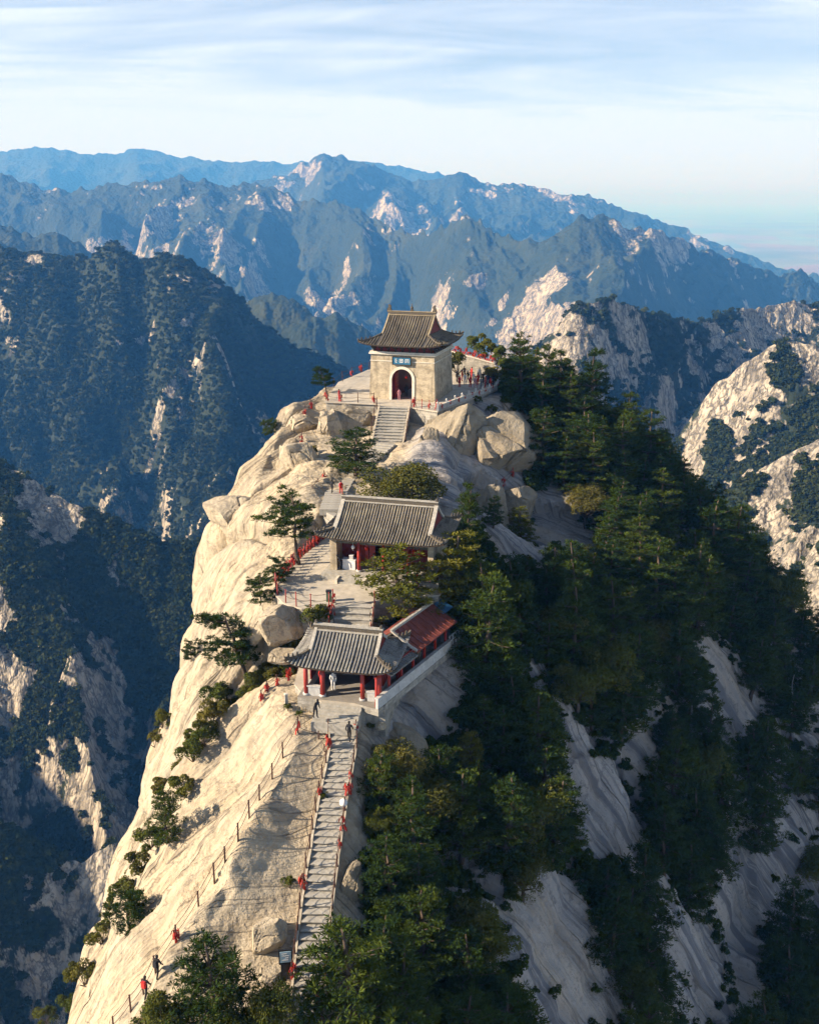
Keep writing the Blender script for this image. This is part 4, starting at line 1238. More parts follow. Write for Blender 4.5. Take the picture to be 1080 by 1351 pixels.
def stairway(name, label, pts, width, tread, curb=.22, drop_=1.6, jitter=.03, seed=1):
    """stone steps along a chain of points, bottom first"""
    rnd = random.Random(seed); pts = [Vector(p) for p in pts]; o0 = pts[0]
    root = empty(name, o0); tag(root, label, 'stairway')
    cum = [0.0]
    for a, b in zip(pts[:-1], pts[1:]): cum.append(cum[-1] + math.hypot(b.x - a.x, b.y - a.y))
    run = cum[-1]; n = max(3, round(run / tread)); tr = run / n
    def at_(s_):
        return Vector((np.interp(s_, cum, [p.x for p in pts]), np.interp(s_, cum, [p.y for p in pts]), np.interp(s_, cum, [p.z for p in pts]))) - o0
    protos = []
    for k in range(6):
        mb = MB(); q = 5; w = width / 2
        fr = [rnd.uniform(-.03, .03) for _ in range(q + 1)]; tz = [rnd.uniform(-.016, .012) for _ in range(q + 1)]
        if k > 2: fr[rnd.randrange(q + 1)] += .09; tz[rnd.randrange(1, q)] -= .03       # chipped, trodden
        v = []
        for i in range(q + 1):
            x = -w + width * i / q
            v += [(x, .09, -.75), (x, .09, -.085), (x, fr[i], -.08), (x, fr[i], tz[i] - .02), (x, fr[i] + .03, tz[i]), (x, tr + .25, tz[i] * .5)]
        f = []
        for i in range(q):
            for j in range(5): f.append((6 * i + j, 6 * i + 6 + j, 6 * i + 7 + j, 6 * i + j + 1))
        f += [(0, 1, 2, 3, 4, 5), tuple(6 * q + 5 - j for j in range(6))]
        mb.add(v, f); protos.append(mb.mesh('step', [M_STONE]))
    for i in range(n):
        a, b = at_(tr * i), at_(tr * (i + 1)); d = b - a
        o = bpy.data.objects.new('step', protos[rnd.randrange(6)]); COL.objects.link(o); o.parent = root
        o.location = (a.x + rnd.uniform(-jitter, jitter), a.y, b.z + rnd.uniform(-.025, .025)); o.scale = (rnd.uniform(.97, 1.04), 1, 1)
        o.rotation_euler = (rnd.uniform(-.02, .02), rnd.uniform(-.015, .015), math.atan2(d.y, d.x) - PI / 2 + rnd.uniform(-.025, .025))
    for sx in (-1, 1):
        mb = MB(); m = 40; q = []
        for i in range(m + 1):
            p = at_(run * i / m); e_ = at_(min(run, run * i / m + .3)) - at_(max(0, run * i / m - .3)); a_ = math.atan2(e_.y, e_.x) - PI / 2
            off = sx * (width / 2 + curb / 2 + rnd.uniform(.0, .05))
            q.append((p.x + off * math.cos(a_), p.y + off * math.sin(a_), p.z - .75 + rnd.uniform(-.07, .06)))
        mb.bar(q, curb, .96); mb.build('kerb', [M_KERB], root)
    mb = MB(); m = 24
    mb.bar([at_(run * i / m) + Vector((0, 0, -drop_ - .3)) for i in range(m + 1)], width - .05, drop_); mb.build('footing', [M_GREYBRICK], root)
    return root
M_KERB = simple('worn_kerb_stone', (.40, .35, .27), .9, .45, 2.5, .7, .05)
stairway('stone_stairway', 'long steep stone stairway climbing to the lower pavilion', STAIR_PTS, 1.72, .50, curb=.15, seed=3)
ms_t = onplane(467, 797, Z_MID); ms_b = Vector((ms_t.x - .5, ms_t.y - 4.6, Z_PAV + .3))
stairway('stone_stairs', 'short stairs from the lower pavilion up to the middle terrace', [ms_b, ms_t], 2.9, .46, seed=5)
ts_t = onplane(520, 537, Z_TOWER); ts_b = P(511, 584, 112.6)
stairway('stone_stairs', 'wide stairs leading up to the arch of the gate tower', [ts_b, ts_t], 3.4, .42, seed=7)
# landing and path between the hall and the summit stairs
def path(name, label, pts, width, mat):
    root = empty(name, (0, 0, 0)); tag(root, label, 'path')
    pts = [Vector(p) for p in pts]
    # stepped flags along the way
    rnd = random.Random(len(pts)); L = 0
    seg_ = [(pts[i + 1] - pts[i]) for i in range(len(pts) - 1)]
    for s_, a in zip(seg_, pts[:-1]):
        n = max(1, int(s_.length / .62)); ang = math.atan2(s_.y, s_.x)
        for i in range(n):
            c = a + s_ * ((i + .5) / n)
            mb = MB(); mb.box((0, 0, -.32), (s_.length / n * 1.03, width * rnd.uniform(.94, 1.05), .64 + rnd.uniform(-.02, .02)))
            o = mb.build('step', [mat], root); o.location = c; o.rotation_euler = (0, 0, ang + rnd.uniform(-.03, .03))
    return root
pa = onplane(432, 706, Z_MID)
path('stepped_path', 'stepped path climbing behind the temple hall towards the summit stairs',
     [pa, P(437, 672, 92.5), P(444, 648, 98.0), P(452, 634, 101.5), P(478, 612, 107), ts_b + Vector((0, -.4, .1))], 2.3, M_STONE)

# ------------------------------------------------------------------ boulders
def boulder(px, py, h, size, label, seed, rot=0.0, flat_=.0, mat=None, lumps=.26, name='boulder', sub=5, edge=.0, loc=None):
    """size: half extents (x across, y in depth, z up) in metres, centred on the given pixel and distance"""
    c = loc or P(px, py, h)
    bm = bmesh.new(); bmesh.ops.create_icosphere(bm, subdivisions=sub, radius=1.0)
    co = np.array([v.co[:] for v in bm.verts])
    # squared-off, faceted by a few random planes
    rnd = np.random.RandomState(seed)
    p = np.sign(co) * np.abs(co) ** (.62)
    for k in range(20):
        n = rnd.randn(3); n /= np.linalg.norm(n); dd = rnd.uniform(.60, .88)
        t = p @ n - dd
        p = p - np.where(t > 0, t, 0)[:, None] * n[None, :] * .985
    nz = fbm3(co[:, 0] * 1.1 + seed, co[:, 1] * 1.1, co[:, 2] * 1.1, 2) + .9 * (np.abs(fbm3(co[:, 0] * 3.2 + seed, co[:, 1] * 3.2, co[:, 2] * 3.2, 4)) - .2)
    cr = -np.clip(1 - np.abs(noise3(co[:, 0] * 1.3 + seed * 2, co[:, 1] * 1.3, co[:, 2] * .6)) * 14, 0, 1) * .11
    p = p * (1 + .55 * lumps * nz + cr)[:, None]
    p = p * np.array(size)[None, :]
    for v, q in zip(bm.verts, p): v.co = q
    for f in bm.faces: f.smooth = False
    me = bpy.data.meshes.new(name); bm.to_mesh(me); bm.free(); me.materials.append(mat or M_BOULDER)
    o = link(name, me); o.location = c; o.rotation_euler = (0, 0, rot) if not isinstance(rot, tuple) else rot
    tag(o, label, 'boulder', 'granite boulders on the ridge')
    return o
boulder(654, 602, 115.8, (6.6, 5.6, 7.4), 'largest rounded boulder below the right side of the summit terrace', 11, (.1, .45, -.3), lumps=.10, mat=M_SHADEROCK)
boulder(600, 604, 114.4, (5.6, 5.0, 7.4), 'tall leaning boulder left of the largest one under the summit terrace', 12, (-.1, .55, -.1), lumps=.11, mat=M_SHADEROCK)
boulder(563, 622, 110.6, (3.4, 3.0, 5.0), 'grey boulder beside the foot of the summit stairs', 13, (0, .5, .2), lumps=.16, mat=M_SHADEROCK)
boulder(680, 668, 108, (2.6, 2.4, 2.6), 'small block wedged below the largest summit boulder', 14, (.2, .5, .4), lumps=.16, mat=M_SHADEROCK)
boulder(640, 678, 105.5, (3.0, 2.6, 3.6), 'narrow slab standing right of the round green tree', 15, (0, .6, 0), lumps=.16, mat=M_SHADEROCK)
boulder(437, 568, 116.6, (2.4, 2.0, 2.6), 'square sunlit block left of the summit stairs', 16, (0, -.15, .5), lumps=.14)
boulder(460, 556, 117.8, (3.6, 2.0, 2.4), 'dark stained boulder between the square block and the summit stairs', 17, (0, .2, .1), lumps=.2, mat=M_SHADEROCK)
boulder(396, 560, 119.5, (2.6, 3.0, 2.0), 'pale rounded rock beside the iron ladder rail of the summit', 18, (0, -.4, .2), lumps=.16)
boulder(372, 824, 74.0, (2.15, 2.2, 2.35), 'great split boulder under the rail of the middle terrace', 19, (.05, .12, .35), lumps=.14)
boulder(340, 830, 75.2, (.95, 1.4, 2.1), 'long slab leaning against the great split boulder', 20, (.1, .55, .2), lumps=.15)
boulder(377, 866, 72.6, (1.7, 1.3, .8), 'low rock propping up the great split boulder', 21, .3, lumps=.2)
boulder(352, 1235, 49.6, (1.35, 1.3, 1.55), 'angular boulder beside the information board near the foot of the stairway', 22, (.1, .3, .2), lumps=.12)
boulder(362, 1290, 48.0, (1.5, 1.1, .7), 'flat rock under the angular boulder', 23, .2, lumps=.2)
boulder(503, 958, 65.2, (.55, .45, .4), 'small white rock at the foot of the gallery wall', 24, .5, lumps=.2)
boulder(465, 1160, 53.8, (.9, 1.6, 1.3), 'dark rock face right of the stairway halfway up', 25, (0, .3, 0), lumps=.25, mat=M_SHADEROCK)
boulder(525, 985, 66.5, (2.2, 2.6, 1.6), 'smooth grey rock hump below the gallery', 26, (0, .5, .4), lumps=.14, mat=M_SHADEROCK)
boulder(318, 690, 102.6, (4.3, 4.0, 4.0), 'overhanging nose jutting from the sunlit slab left of the hall', 27, (.15, -.62, .3), lumps=.13)
boulder(398, 615, 109.0, (2.4, 2.8, 4.0), 'sunlit rounded slab left of the two walkers behind the hall', 28, (0, -.45, .25), lumps=.14)
# ------------------------------------------------------------------ trees
def leaf_material(name, ramp, trans=.22):
    t = NT(name)
    tint = t.attr('tint'); r = t.rnd()
    n = t.noise(t.pos(), .35, 2, .5)
    f = t.math('ADD', t.math('ADD', t.math('MULTIPLY', tint, .45), t.math('MULTIPLY', r, .33)), t.math('MULTIPLY', n, .25))
    col = t.ramp(f, ramp)
    t.n.remove(t.b)
    d = t.n.new('ShaderNodeBsdfDiffuse'); tr = t.n.new('ShaderNodeBsdfTranslucent'); mx = t.n.new('ShaderNodeMixShader')
    t.link(col, d.inputs['Color']); t.link(t.mix(.5, col, (.10, .11, .015)), tr.inputs['Color'])
    mx.inputs[0].default_value = trans
    t.link(d.outputs[0], mx.inputs[1]); t.link(tr.outputs[0], mx.inputs[2]); t.link(mx.outputs[0], t.out.inputs['Surface'])
    return t.m
M_PINE = leaf_material('pine_needles', [(.15, (.012, .028, .010)), (.5, (.032, .056, .014)), (.9, (.086, .108, .018))])  # kept dark: the shade of the wood is partly in this colour
M_LEAF = leaf_material('broad_leaves', [(.15, (.034, .052, .013)), (.5, (.074, .090, .020)), (.9, (.135, .125, .030))])
M_OLIVE = leaf_material('olive_autumn_leaves', [(.15, (.050, .058, .016)), (.5, (.098, .098, .026)), (.9, (.165, .132, .036))])
M_GOLDPINE = leaf_material('sunlit_yellow_green_needles', [(.15, (.052, .066, .013)), (.5, (.120, .122, .020)), (.9, (.19, .17, .028))])  # brighter pine needles, sunlight partly put into the colour
M_BARK = simple('grey_brown_bark', (.085, .062, .045), .95, .45, 9, .8, .04)
M_DEAD = simple('bleached_dead_wood', (.30, .28, .26), .9, .3, 9, .5, .02)

class LeafSet:
    def __init__(s): s.v = []; s.f = []; s.t = []
    def blades(s, c, n, r, w, tint, rs, up=.35, flat=.6):
        """n narrow leaves radiating from c"""
        d = rs.randn(n, 3); d[:, 2] = d[:, 2] * flat + up
        d /= np.linalg.norm(d, axis=1)[:, None]
        a = np.cross(d, rs.randn(n, 3)); a /= np.maximum(1e-6, np.linalg.norm(a, axis=1))[:, None]
        L = r * rs.uniform(.6, 1.1, n)[:, None]; c = np.asarray(c)[None, :]
        base = c + d * L * .12
        o = sum(len(q) for q in s.v)
        p = np.stack([base - a * w * .3, base + d * L * .55 - a * w * .5, c + d * L, base + d * L * .55 + a * w * .5], 1)
        s.v.append(p.reshape(-1, 3)); s.f.append((np.arange(n * 4).reshape(n, 4) + o)); s.t.append(np.repeat(np.clip(tint + rs.randn(n) * .12, 0, 1), 4))
    def leaves(s, pts, nrm, size, tint, rs):
        n = len(pts)
        d = nrm + rs.randn(n, 3) * .75; d /= np.linalg.norm(d, axis=1)[:, None]
        a = np.cross(d, rs.randn(n, 3)); a /= np.maximum(1e-6, np.linalg.norm(a, axis=1))[:, None]; b = np.cross(d, a)
        L = size * rs.uniform(.6, 1.2, n)[:, None]
        o = sum(len(q) for q in s.v)
        p = np.stack([pts - a * L * .5, pts - b * L * .32 + d * L * .1, pts + a * L * .5, pts + b * L * .32 + d * L * .1], 1)
        s.v.append(p.reshape(-1, 3)); s.f.append((np.arange(n * 4).reshape(n, 4) + o)); s.t.append(np.repeat(np.clip(tint + rs.randn(n) * .14, 0, 1), 4))
    def mesh(s, name, mat):
        V = np.concatenate(s.v); F = np.concatenate(s.f); T = np.concatenate(s.t)
        me = bpy.data.meshes.new(name); n = len(F)
        me.vertices.add(len(V)); me.vertices.foreach_set('co', V.astype(np.float32).ravel())
        me.loops.add(n * 4); me.loops.foreach_set('vertex_index', F.astype(np.int32).ravel())
        me.polygons.add(n); me.polygons.foreach_set('loop_start', np.arange(0, n * 4, 4, dtype=np.int32)); me.polygons.foreach_set('loop_total', np.full(n, 4, np.int32))
        me.update(calc_edges=True); fattr(me, 'tint', T); me.materials.append(mat)
        return me

def pine_proto(seed, H=6.0, spread=2.2, first=.3, levels=8, per=5, layered=.75, lean=.0, wind=0.0, mat=None, tuft=.31, dens=24, open_=False):
    rs = np.random.RandomState(seed); ls = LeafSet(); wood = MB()
    k = 9; tx = np.cumsum(rs.randn(k) * .09) + lean * np.linspace(0, 1, k) ** 1.3 * H; ty = np.cumsum(rs.randn(k) * .07)
    tx -= tx[0]; ty -= ty[0]
    tz = np.linspace(-.6, H * .97, k)
    wood.tube([(tx[i], ty[i], tz[i]) for i in range(k)], [H * .027 * (1 - .85 * i / (k - 1)) + .015 for i in range(k)], 7)
    for lv in range(levels):
        t = first + (1 - first) * (lv + rs.uniform(-.25, .25)) / levels
        t = min(.985, max(.12, t)); z = t * H
        bx = np.interp(z, tz, tx); by = np.interp(z, tz, ty)
        R = spread * ((1 - t) ** (.62 if not open_ else .35)) * (.85 if t > first + .12 else .75) + .22
        a0 = rs.rand() * 6.28
        for b in range(per if t < .85 else 4):
            ang = a0 + b * 6.28 / per + rs.randn() * .35
            L = R * rs.uniform(.6, 1.12) * (1 + wind * math.cos(ang))
            if open_ and rs.rand() < .28: continue
            rise = L * rs.uniform(.02, .30) * (1.0 if t < .7 else 1.7)
            end = np.array([bx + L * math.cos(ang), by + L * math.sin(ang), z + rise])
            st = np.array([bx, by, z - .08])
            if L > .7: wood.tube([st, st * .5 + end * .5 + np.array([0, 0, -.05 * L]), end], [.045 * H / 6, .03 * H / 6, .012], 4, 0, False)
            nt_ = max(3, int(L / .15))
            tn = rs.uniform(.2, .8)
            for q in range(nt_):
                u = .30 + .75 * (q + rs.rand()) / nt_
                side = rs.randn() * .24 * L * (1.15 - abs(u - .6))
                p = st + (end - st) * u + np.array([-math.sin(ang) * side, math.cos(ang) * side, abs(rs.randn()) * .10])
                ls.blades(p, dens, tuft * rs.uniform(.75, 1.2), .05, tn, rs, .5, .42 if layered > .5 else .8)
    top = np.array([tx[-1], ty[-1], tz[-1]])
    ls.blades(top, 26, tuft, .08, .6, rs, .9, .7)
    return wood.mesh('trunk', [M_BARK]), ls.mesh('crown', mat or M_PINE)

def broad_proto(seed, H=5.0, R=2.2, nblob=16, n=3400, mat=None, size=.24, squat=.8, trunk_h=.35):
    rs = np.random.RandomState(seed); ls = LeafSet(); wood = MB()
    top = H * trunk_h
    wood.tube([(0, 0, -.6), (rs.randn() * .1, rs.randn() * .1, top * .6), (rs.randn() * .2, rs.randn() * .2, top + .4)], [H * .035, H * .026, H * .016], 7)
    cz = H - R * squat
    per = n // nblob
    for b in range(nblob):
        d = rs.randn(3); d /= np.linalg.norm(d); rr = rs.uniform(.30, .85)
        if d[2] < -.45: d[2] *= -.6
        c = np.array([d[0] * R * rr, d[1] * R * rr, cz + d[2] * R * squat * rr])
        r = R * rs.uniform(.17, .40)
        wood.tube([(0, 0, top * .8), tuple(c * .5 + np.array([0, 0, top * .4])), tuple(c)], [H * .014, H * .009, .01], 4, 0, False)
        q = rs.randn(per, 3); q /= np.linalg.norm(q, axis=1)[:, None]
        q[:, 2] = np.where(q[:, 2] < -.5, -q[:, 2], q[:, 2])
        rad_ = r * rs.uniform(.55, 1.08, per)[:, None] ** .6
        pts = c + q * rad_ * np.array([1, 1, .82])
        ls.leaves(pts, q, size, np.clip(rs.uniform(.15, .85), 0, 1), rs)
    return wood.mesh('trunk', [M_BARK]), ls.mesh('crown', mat or M_LEAF)

PINES = [pine_proto(s, 6.2, sp, fi, lv, pe, op_, mat=M_PINE) for s, sp, fi, lv, pe, op_ in ((1, 2.3, .18, 8, 7, .8), (2, 2.0, .14, 9, 7, .8), (3, 2.8, .24, 7, 8, .8), (4, 1.9, .12, 9, 6, .8))]
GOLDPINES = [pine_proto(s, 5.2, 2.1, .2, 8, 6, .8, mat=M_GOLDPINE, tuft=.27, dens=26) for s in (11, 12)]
OPENPINES = [pine_proto(21, 6.0, 3.0, .42, 6, 6, .9, .05, .25, open_=True, tuft=.36, dens=40), pine_proto(22, 6.0, 2.9, .45, 6, 6, .9, -.22, -.3, open_=True, tuft=.36, dens=40), pine_proto(23, 4.2, 2.4, .35, 5, 6, .9, -.25, -.3, open_=True, tuft=.36, dens=40)]
BROADS = [broad_proto(s, 5.2, 2.4, 40, 9500, M_LEAF, .165) for s in (31, 32, 33)]
OLIVES = [broad_proto(s, 5.6, 2.6, 44, 9500, M_OLIVE, .165) for s in (41, 42)]
ROUND = broad_proto(55, 2.0, 1.3, 40, 9500, M_OLIVE, .085, .75, .12)
BUSHES = [broad_proto(s, 2.0, 1.25, 12, 2400, M_LEAF, .17, .75, .15) for s in (51, 52)] + [broad_proto(53, 2.0, 1.3, 11, 2200, M_OLIVE, .16, .75, .15)]

_tree_n = [0]
def plant(name, proto, loc, H, label, cat='tree', group=None, rz=None, base=6.0, tilt=(0, 0), wide=1.0):
    e_ = empty(name, loc); s_ = H / base
    rs = random.Random(_tree_n[0]); _tree_n[0] += 1
    e_.rotation_euler = (tilt[0] + rs.uniform(-.05, .05), tilt[1] + rs.uniform(-.05, .05), rz if rz is not None else rs.uniform(0, 6.28))
    e_.scale = (s_ * wide, s_ * wide, s_)
    tag(e_, label, cat, group)
    for nm, me in (('trunk', proto[0]), ('crown', proto[1])):
        o = bpy.data.objects.new(nm, me); COL.objects.link(o); o.parent = e_
    return e_
TREE_SPOTS = []
def at(px, py, sink=.25):
    g, n = ground(px, py)
    if g is None: g = P(px, py, 90)
    TREE_SPOTS.append((g.x, g.y, g.z))
    return Vector((g.x, g.y, g.z - sink))

def top(px, py, h, sink=.3):
    """foot on the ground below the treetop seen at pixel (px, py), and the height it takes to reach there"""
    q = P(px, py, h); g = drop(q.x, q.y)
    zb = g.z if g is not None else q.z - 6
    TREE_SPOTS.append((q.x, q.y, zb))
    return Vector((q.x, q.y, zb - sink)), max(1.0, q.z - zb + sink)
def plant_top(name, proto, px, py, h, label, base=6.0, **kw):
    loc, H = top(px, py, h)
    return plant(name, proto, loc, H, label, base=base, **kw)
# trees one can tell apart in the photograph
plant('pine_tree', OPENPINES[0], onplane(394, 745, Z_MID) + Vector((0, 0, -.1)), 6.9, 'flat-topped pine on the left edge of the middle terrace', rz=2.9, wide=1.15)
plant('pine_tree', OPENPINES[1], at(331, 908), 6.9, 'wind-bent pine leaning over the gully left of the lower pavilion', rz=0.15, wide=1.2)
plant_top('pine_tree', PINES[0], 470, 564, 103, 'dense dark green pine left of the round tree behind the hall', wide=1.9)
plant_top('broadleaf_tree', ROUND, 535, 606, 95.5, 'round olive green tree behind the ridge of the temple hall', base=2.0, wide=1.35)
plant_top('pine_tree', PINES[1], 616, 637, 89, 'tall dark pine at the right end of the temple hall', wide=.95)
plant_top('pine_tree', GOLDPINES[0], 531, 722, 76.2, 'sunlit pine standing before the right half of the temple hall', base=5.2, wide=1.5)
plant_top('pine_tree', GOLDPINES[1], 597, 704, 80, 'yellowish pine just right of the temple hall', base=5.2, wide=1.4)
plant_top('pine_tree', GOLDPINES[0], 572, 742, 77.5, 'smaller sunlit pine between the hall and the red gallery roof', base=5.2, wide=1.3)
plant_top('pine_tree', PINES[0], 652, 655, 96, 'dark pine on the grey slope behind the right end of the hall', wide=1.1)
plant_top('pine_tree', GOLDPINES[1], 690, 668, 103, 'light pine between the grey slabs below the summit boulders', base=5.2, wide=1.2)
plant_top('pine_tree', PINES[2], 640, 705, 90, 'spreading pine right of the tall dark pine by the hall', wide=1.0)
plant('bush', BUSHES[0], P(418, 836, 73.6), 2.6, 'round bush left of the short stairs below the middle terrace', 'bush', base=2.0)
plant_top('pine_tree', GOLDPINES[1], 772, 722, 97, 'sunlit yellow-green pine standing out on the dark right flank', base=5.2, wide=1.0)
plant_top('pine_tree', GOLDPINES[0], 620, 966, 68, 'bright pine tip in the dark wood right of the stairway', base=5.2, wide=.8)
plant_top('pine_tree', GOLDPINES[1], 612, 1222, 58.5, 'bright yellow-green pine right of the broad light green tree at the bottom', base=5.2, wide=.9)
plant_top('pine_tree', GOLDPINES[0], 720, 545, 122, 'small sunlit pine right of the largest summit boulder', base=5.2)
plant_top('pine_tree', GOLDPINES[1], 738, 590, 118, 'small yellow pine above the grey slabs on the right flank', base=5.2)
plant_top('broadleaf_tree', OLIVES[0], 517, 985, 62.5, 'brownish olive tree beside the upper part of the stairway', base=5.6, wide=1.25)
plant_top('broadleaf_tree', OLIVES[1], 560, 1018, 61.5, 'rust-tinged tree right of the brownish olive tree', base=5.6, wide=1.15)
plant_top('broadleaf_tree', BROADS[1], 500, 1072, 58.0, 'leafy green tree below the brownish olive tree', base=5.2, wide=1.15)
plant_top('broadleaf_tree', BROADS[0], 510, 1140, 55.5, 'fresh green tree beside the middle of the stairway', base=5.2, wide=.85)
plant_top('broadleaf_tree', OLIVES[1], 472, 1235, 51, 'small brown shrub tree beside the stairway kerb', base=5.6, wide=1.1)
plant_top('broadleaf_tree', BROADS[1], 466, 1272, 48.5, 'green leafy tree overhanging the foot of the stairway', base=5.2, wide=.8)
plant_top('broadleaf_tree', BROADS[2], 505, 1245, 50, 'light green broad tree right of the stairway foot', base=5.2, wide=.9)
plant_top('broadleaf_tree', OLIVES[0], 590, 1185, 57, 'tawny tree behind the bright pine at the bottom', base=5.6, wide=.8)
plant_top('pine_tree', PINES[2], 268, 1244, 43.0, 'big dark pine below the angular boulder left of the stairway', wide=.9)
plant_top('broadleaf_tree', BROADS[2], 352, 1292, 43.0, 'small leafy tree between the dark pine and the stairway foot', base=5.2, wide=.55)
plant_top('broadleaf_tree', BROADS[0], 212, 1312, 43.0, 'low leafy tree below the two hikers on the left path', base=5.2, wide=.7)
plant_top('broadleaf_tree', BROADS[1], 308, 1318, 42.0, 'low leafy tree under the big dark pine', base=5.2, wide=.7)
plant('pine_tree', OPENPINES[2], onplane(432, 517, Z_TOWER) + Vector((0, 0, -.2)), 3.6, 'tiny bent pine at the left railing of the summit', base=4.2, rz=.4)
plant('pine_tree', OPENPINES[2], P(372, 575, 119.5), 2.9, 'cliff pine hanging off the left shoulder below the summit', base=4.2, rz=.2, tilt=(0, -.5))
plant('pine_tree', PINES[3], at(222, 1112), 5.2, 'slim pine on the cliff edge of the left slab')
plant('pine_tree', OPENPINES[2], at(172, 1225), 4.0, 'crooked pine low on the left cliff edge', base=4.2)
plant('pine_tree', OPENPINES[0], at(345, 815), 4.2, 'small pine in the cleft left of the great split boulder', rz=1.0)
plant('pine_tree', OPENPINES[2], at(375, 775), 2.8, 'young pine below the ribboned rail of the middle terrace', base=4.2)
plant('pine_tree', OPENPINES[2], at(252, 875), 2.2, 'small pine on the skyline of the left slab', base=4.2)
plant_top('pine_tree', PINES[2], 685, 440, 133, 'broad pine on the skyline right of the summit terrace', wide=.72)
plant_top('pine_tree', PINES[0], 722, 458, 130, 'dark pine second from the summit on the right skyline', wide=.72)
plant_top('pine_tree', PINES[1], 782, 465, 126, 'tall dark pine third from the summit on the right skyline', wide=.95)
plant_top('pine_tree', PINES[3], 905, 628, 118, 'dark pine jutting from the skyline halfway down the right flank', wide=1.0)
bush_spots = [((290,935),3.4),((268,985),3.2),((282,960),3.4),((255,1005),2.8),((240,1050),2.6),((205,985),2.4),((215,960),2.4),((200,1120),2.8),((186,1150),2.8),((168,1185),2.6),((135,1245),2.6),((112,1300),2.8),((90,1335),3.0),((62,1350),3.2),((355,890),2.2),((375,885),2.0),((340,905),2.2)]
for i, ((a, b), h_) in enumerate(bush_spots):
    plant('bush', BUSHES[i % 3], at(a, b, .35), h_ * .8, 'green bush growing in the clefts of the sunlit left slabs', 'bush', 'bushes in the left clefts', base=2.0)
for (a, b), h_, lb in (((382,1172), .95, 'small tuft of shrub on the flat rock left of the stairway'), ((425,1056), .8, 'dark little shrub against the left kerb of the stairway'),
                       ((380,938), .7, 'grassy tuft on the rock before the lower pavilion'), ((395,945), .6, 'smaller tuft beside the pavilion landing'), ((492,965), .9, 'weedy bush below the gallery corner'),
                       ((455,566), .8, 'yellowish tuft on the dark boulder left of the summit stairs'), ((412,600), 1.3, 'autumn-coloured shrub under the sunlit block left of the summit')):
    plant('bush', BUSHES[2 if 'yellow' in lb or 'autumn' in lb else 0], at(a, b, .1), h_, lb, 'bush', base=2.0)
for a, b, h_, lb in ((604, 462, 135, 'dark bush against the right wall of the gate tower'), (632, 440, 147, 'yellow-green tree behind the summit wall'), (655, 452, 145, 'dark round tree behind the right end of the summit wall'),
                     (646, 482, 133, 'bush beside the crowd on the summit'), (672, 470, 134, 'leafy tree at the right corner of the summit terrace')):
    q = P(a, b, h_); g = drop(q.x, q.y); zb = max(g.z if g else -30, q.z - 3.6)
    plant('broadleaf_tree', BUSHES[len(lb) % 3], (q.x, q.y, zb - .2), q.z - zb + .2, lb, base=2.0)
for i, (a, b, h_) in enumerate(((605,540,120.3),(628,533,122.5),(618,548,119.5),(648,545,121.5),(660,560,120.6))):
    plant('bush', BUSHES[i % 2], at(a, b, .2), 1.3, 'dark shrub hanging in the joints under the summit balustrade', 'bush', 'shrubs under the summit balustrade', base=2.0)

# the dense wood on the shaded right flank
ROCK_POLYS = [[(730,930),(760,970),(800,990),(840,1045),(875,1100),(845,1145),(780,1145),(755,1090),(735,1030)],
 [(820,945),(860,965),(890,1015),(905,1060),(860,1040),(820,995)], [(915,838),(955,862),(1003,950),(995,975),(962,965),(945,920),(932,865)],
 [(705,1120),(750,1150),(790,1225),(855,1360),(700,1360),(690,1300),(645,1245),(690,1195)], [(855,1175),(900,1185),(940,1240),(965,1310),(945,1345),(880,1360),(855,1275)],
 [(962,1085),(1000,1125),(1045,1180),(1045,1215),(1008,1235),(1008,1300),(1025,1360),(985,1350),(945,1225),(935,1170)], [(1022,1065),(1068,1150),(1048,1175),(1012,1155),(1000,1110)],
 [(640,645),(680,630),(722,721),(710,745),(648,730)], [(708,656),(740,640),(795,716),(780,738),(725,720)],
 [(555,560),(700,540),(712,600),(690,640),(640,650),(560,640)], [(505,955),(545,975),(560,1010),(520,1000)]]
def _shrink(poly, f):
    cx = sum(p[0] for p in poly) / len(poly); cy = sum(p[1] for p in poly) / len(poly)
    return [(cx + (a - cx) * f, cy + (b - cy) * f) for a, b in poly]
ROCK_POLYS = [_shrink(p, .86 if min(q[1] for q in p) > 900 else 1.0) for p in ROCK_POLYS]
def in_poly(x, y, poly):
    c = False; n = len(poly)
    for i in range(n):
        x1, y1 = poly[i]; x2_, y2_ = poly[(i + 1) % n]
        if (y1 > y) != (y2_ > y) and x < (x2_ - x1) * (y - y1) / (y2_ - y1) + x1: c = not c
    return c
_gx1, _gy1 = np.meshgrid(np.arange(380, 1280, 4.), np.arange(300, 1620, 4.), indexing='ij')
_jx = fbm2(_gx1 / 34, _gy1 / 34, 3) * 30; _jy = fbm2(_gx1 / 34 + 50, _gy1 / 34, 3) * 30
def rocky(x, y):
    # ragged outline: plants creep over the edges of the bare slabs
    i = min(max(int((x - 380) / 4), 0), _jx.shape[0] - 1); j = min(max(int((y - 300) / 4), 0), _jx.shape[1] - 1)
    return any(in_poly(x + _jx[i, j], y + _jy[i, j], p) for p in ROCK_POLYS)
def built(x, y):
    if any(in_poly(x, y, [(q.x, q.y) for q in p]) for p in (tower_poly, mid_poly, pav_poly)): return True
    if 36 < y < 67 and abs(x - stair_x(y)) < 2.3: return True
    a = onplane(497, 934, Z_PAV); b = onplane(590, 858, Z_PAV); d = (b - a).normalized(); v = Vector((x, y, Z_PAV)) - a
    u = v.dot(d); w = v.x * -d.y + v.y * d.x
    return -1 < u < 15 and -1.6 < w < 4.2
rs = np.random.RandomState(77)
cand = []
iy = rs.randint(40, NRW - 12, 30000); jx_ = rs.randint(knot[5] + 8, knot[9] + 16, 30000)
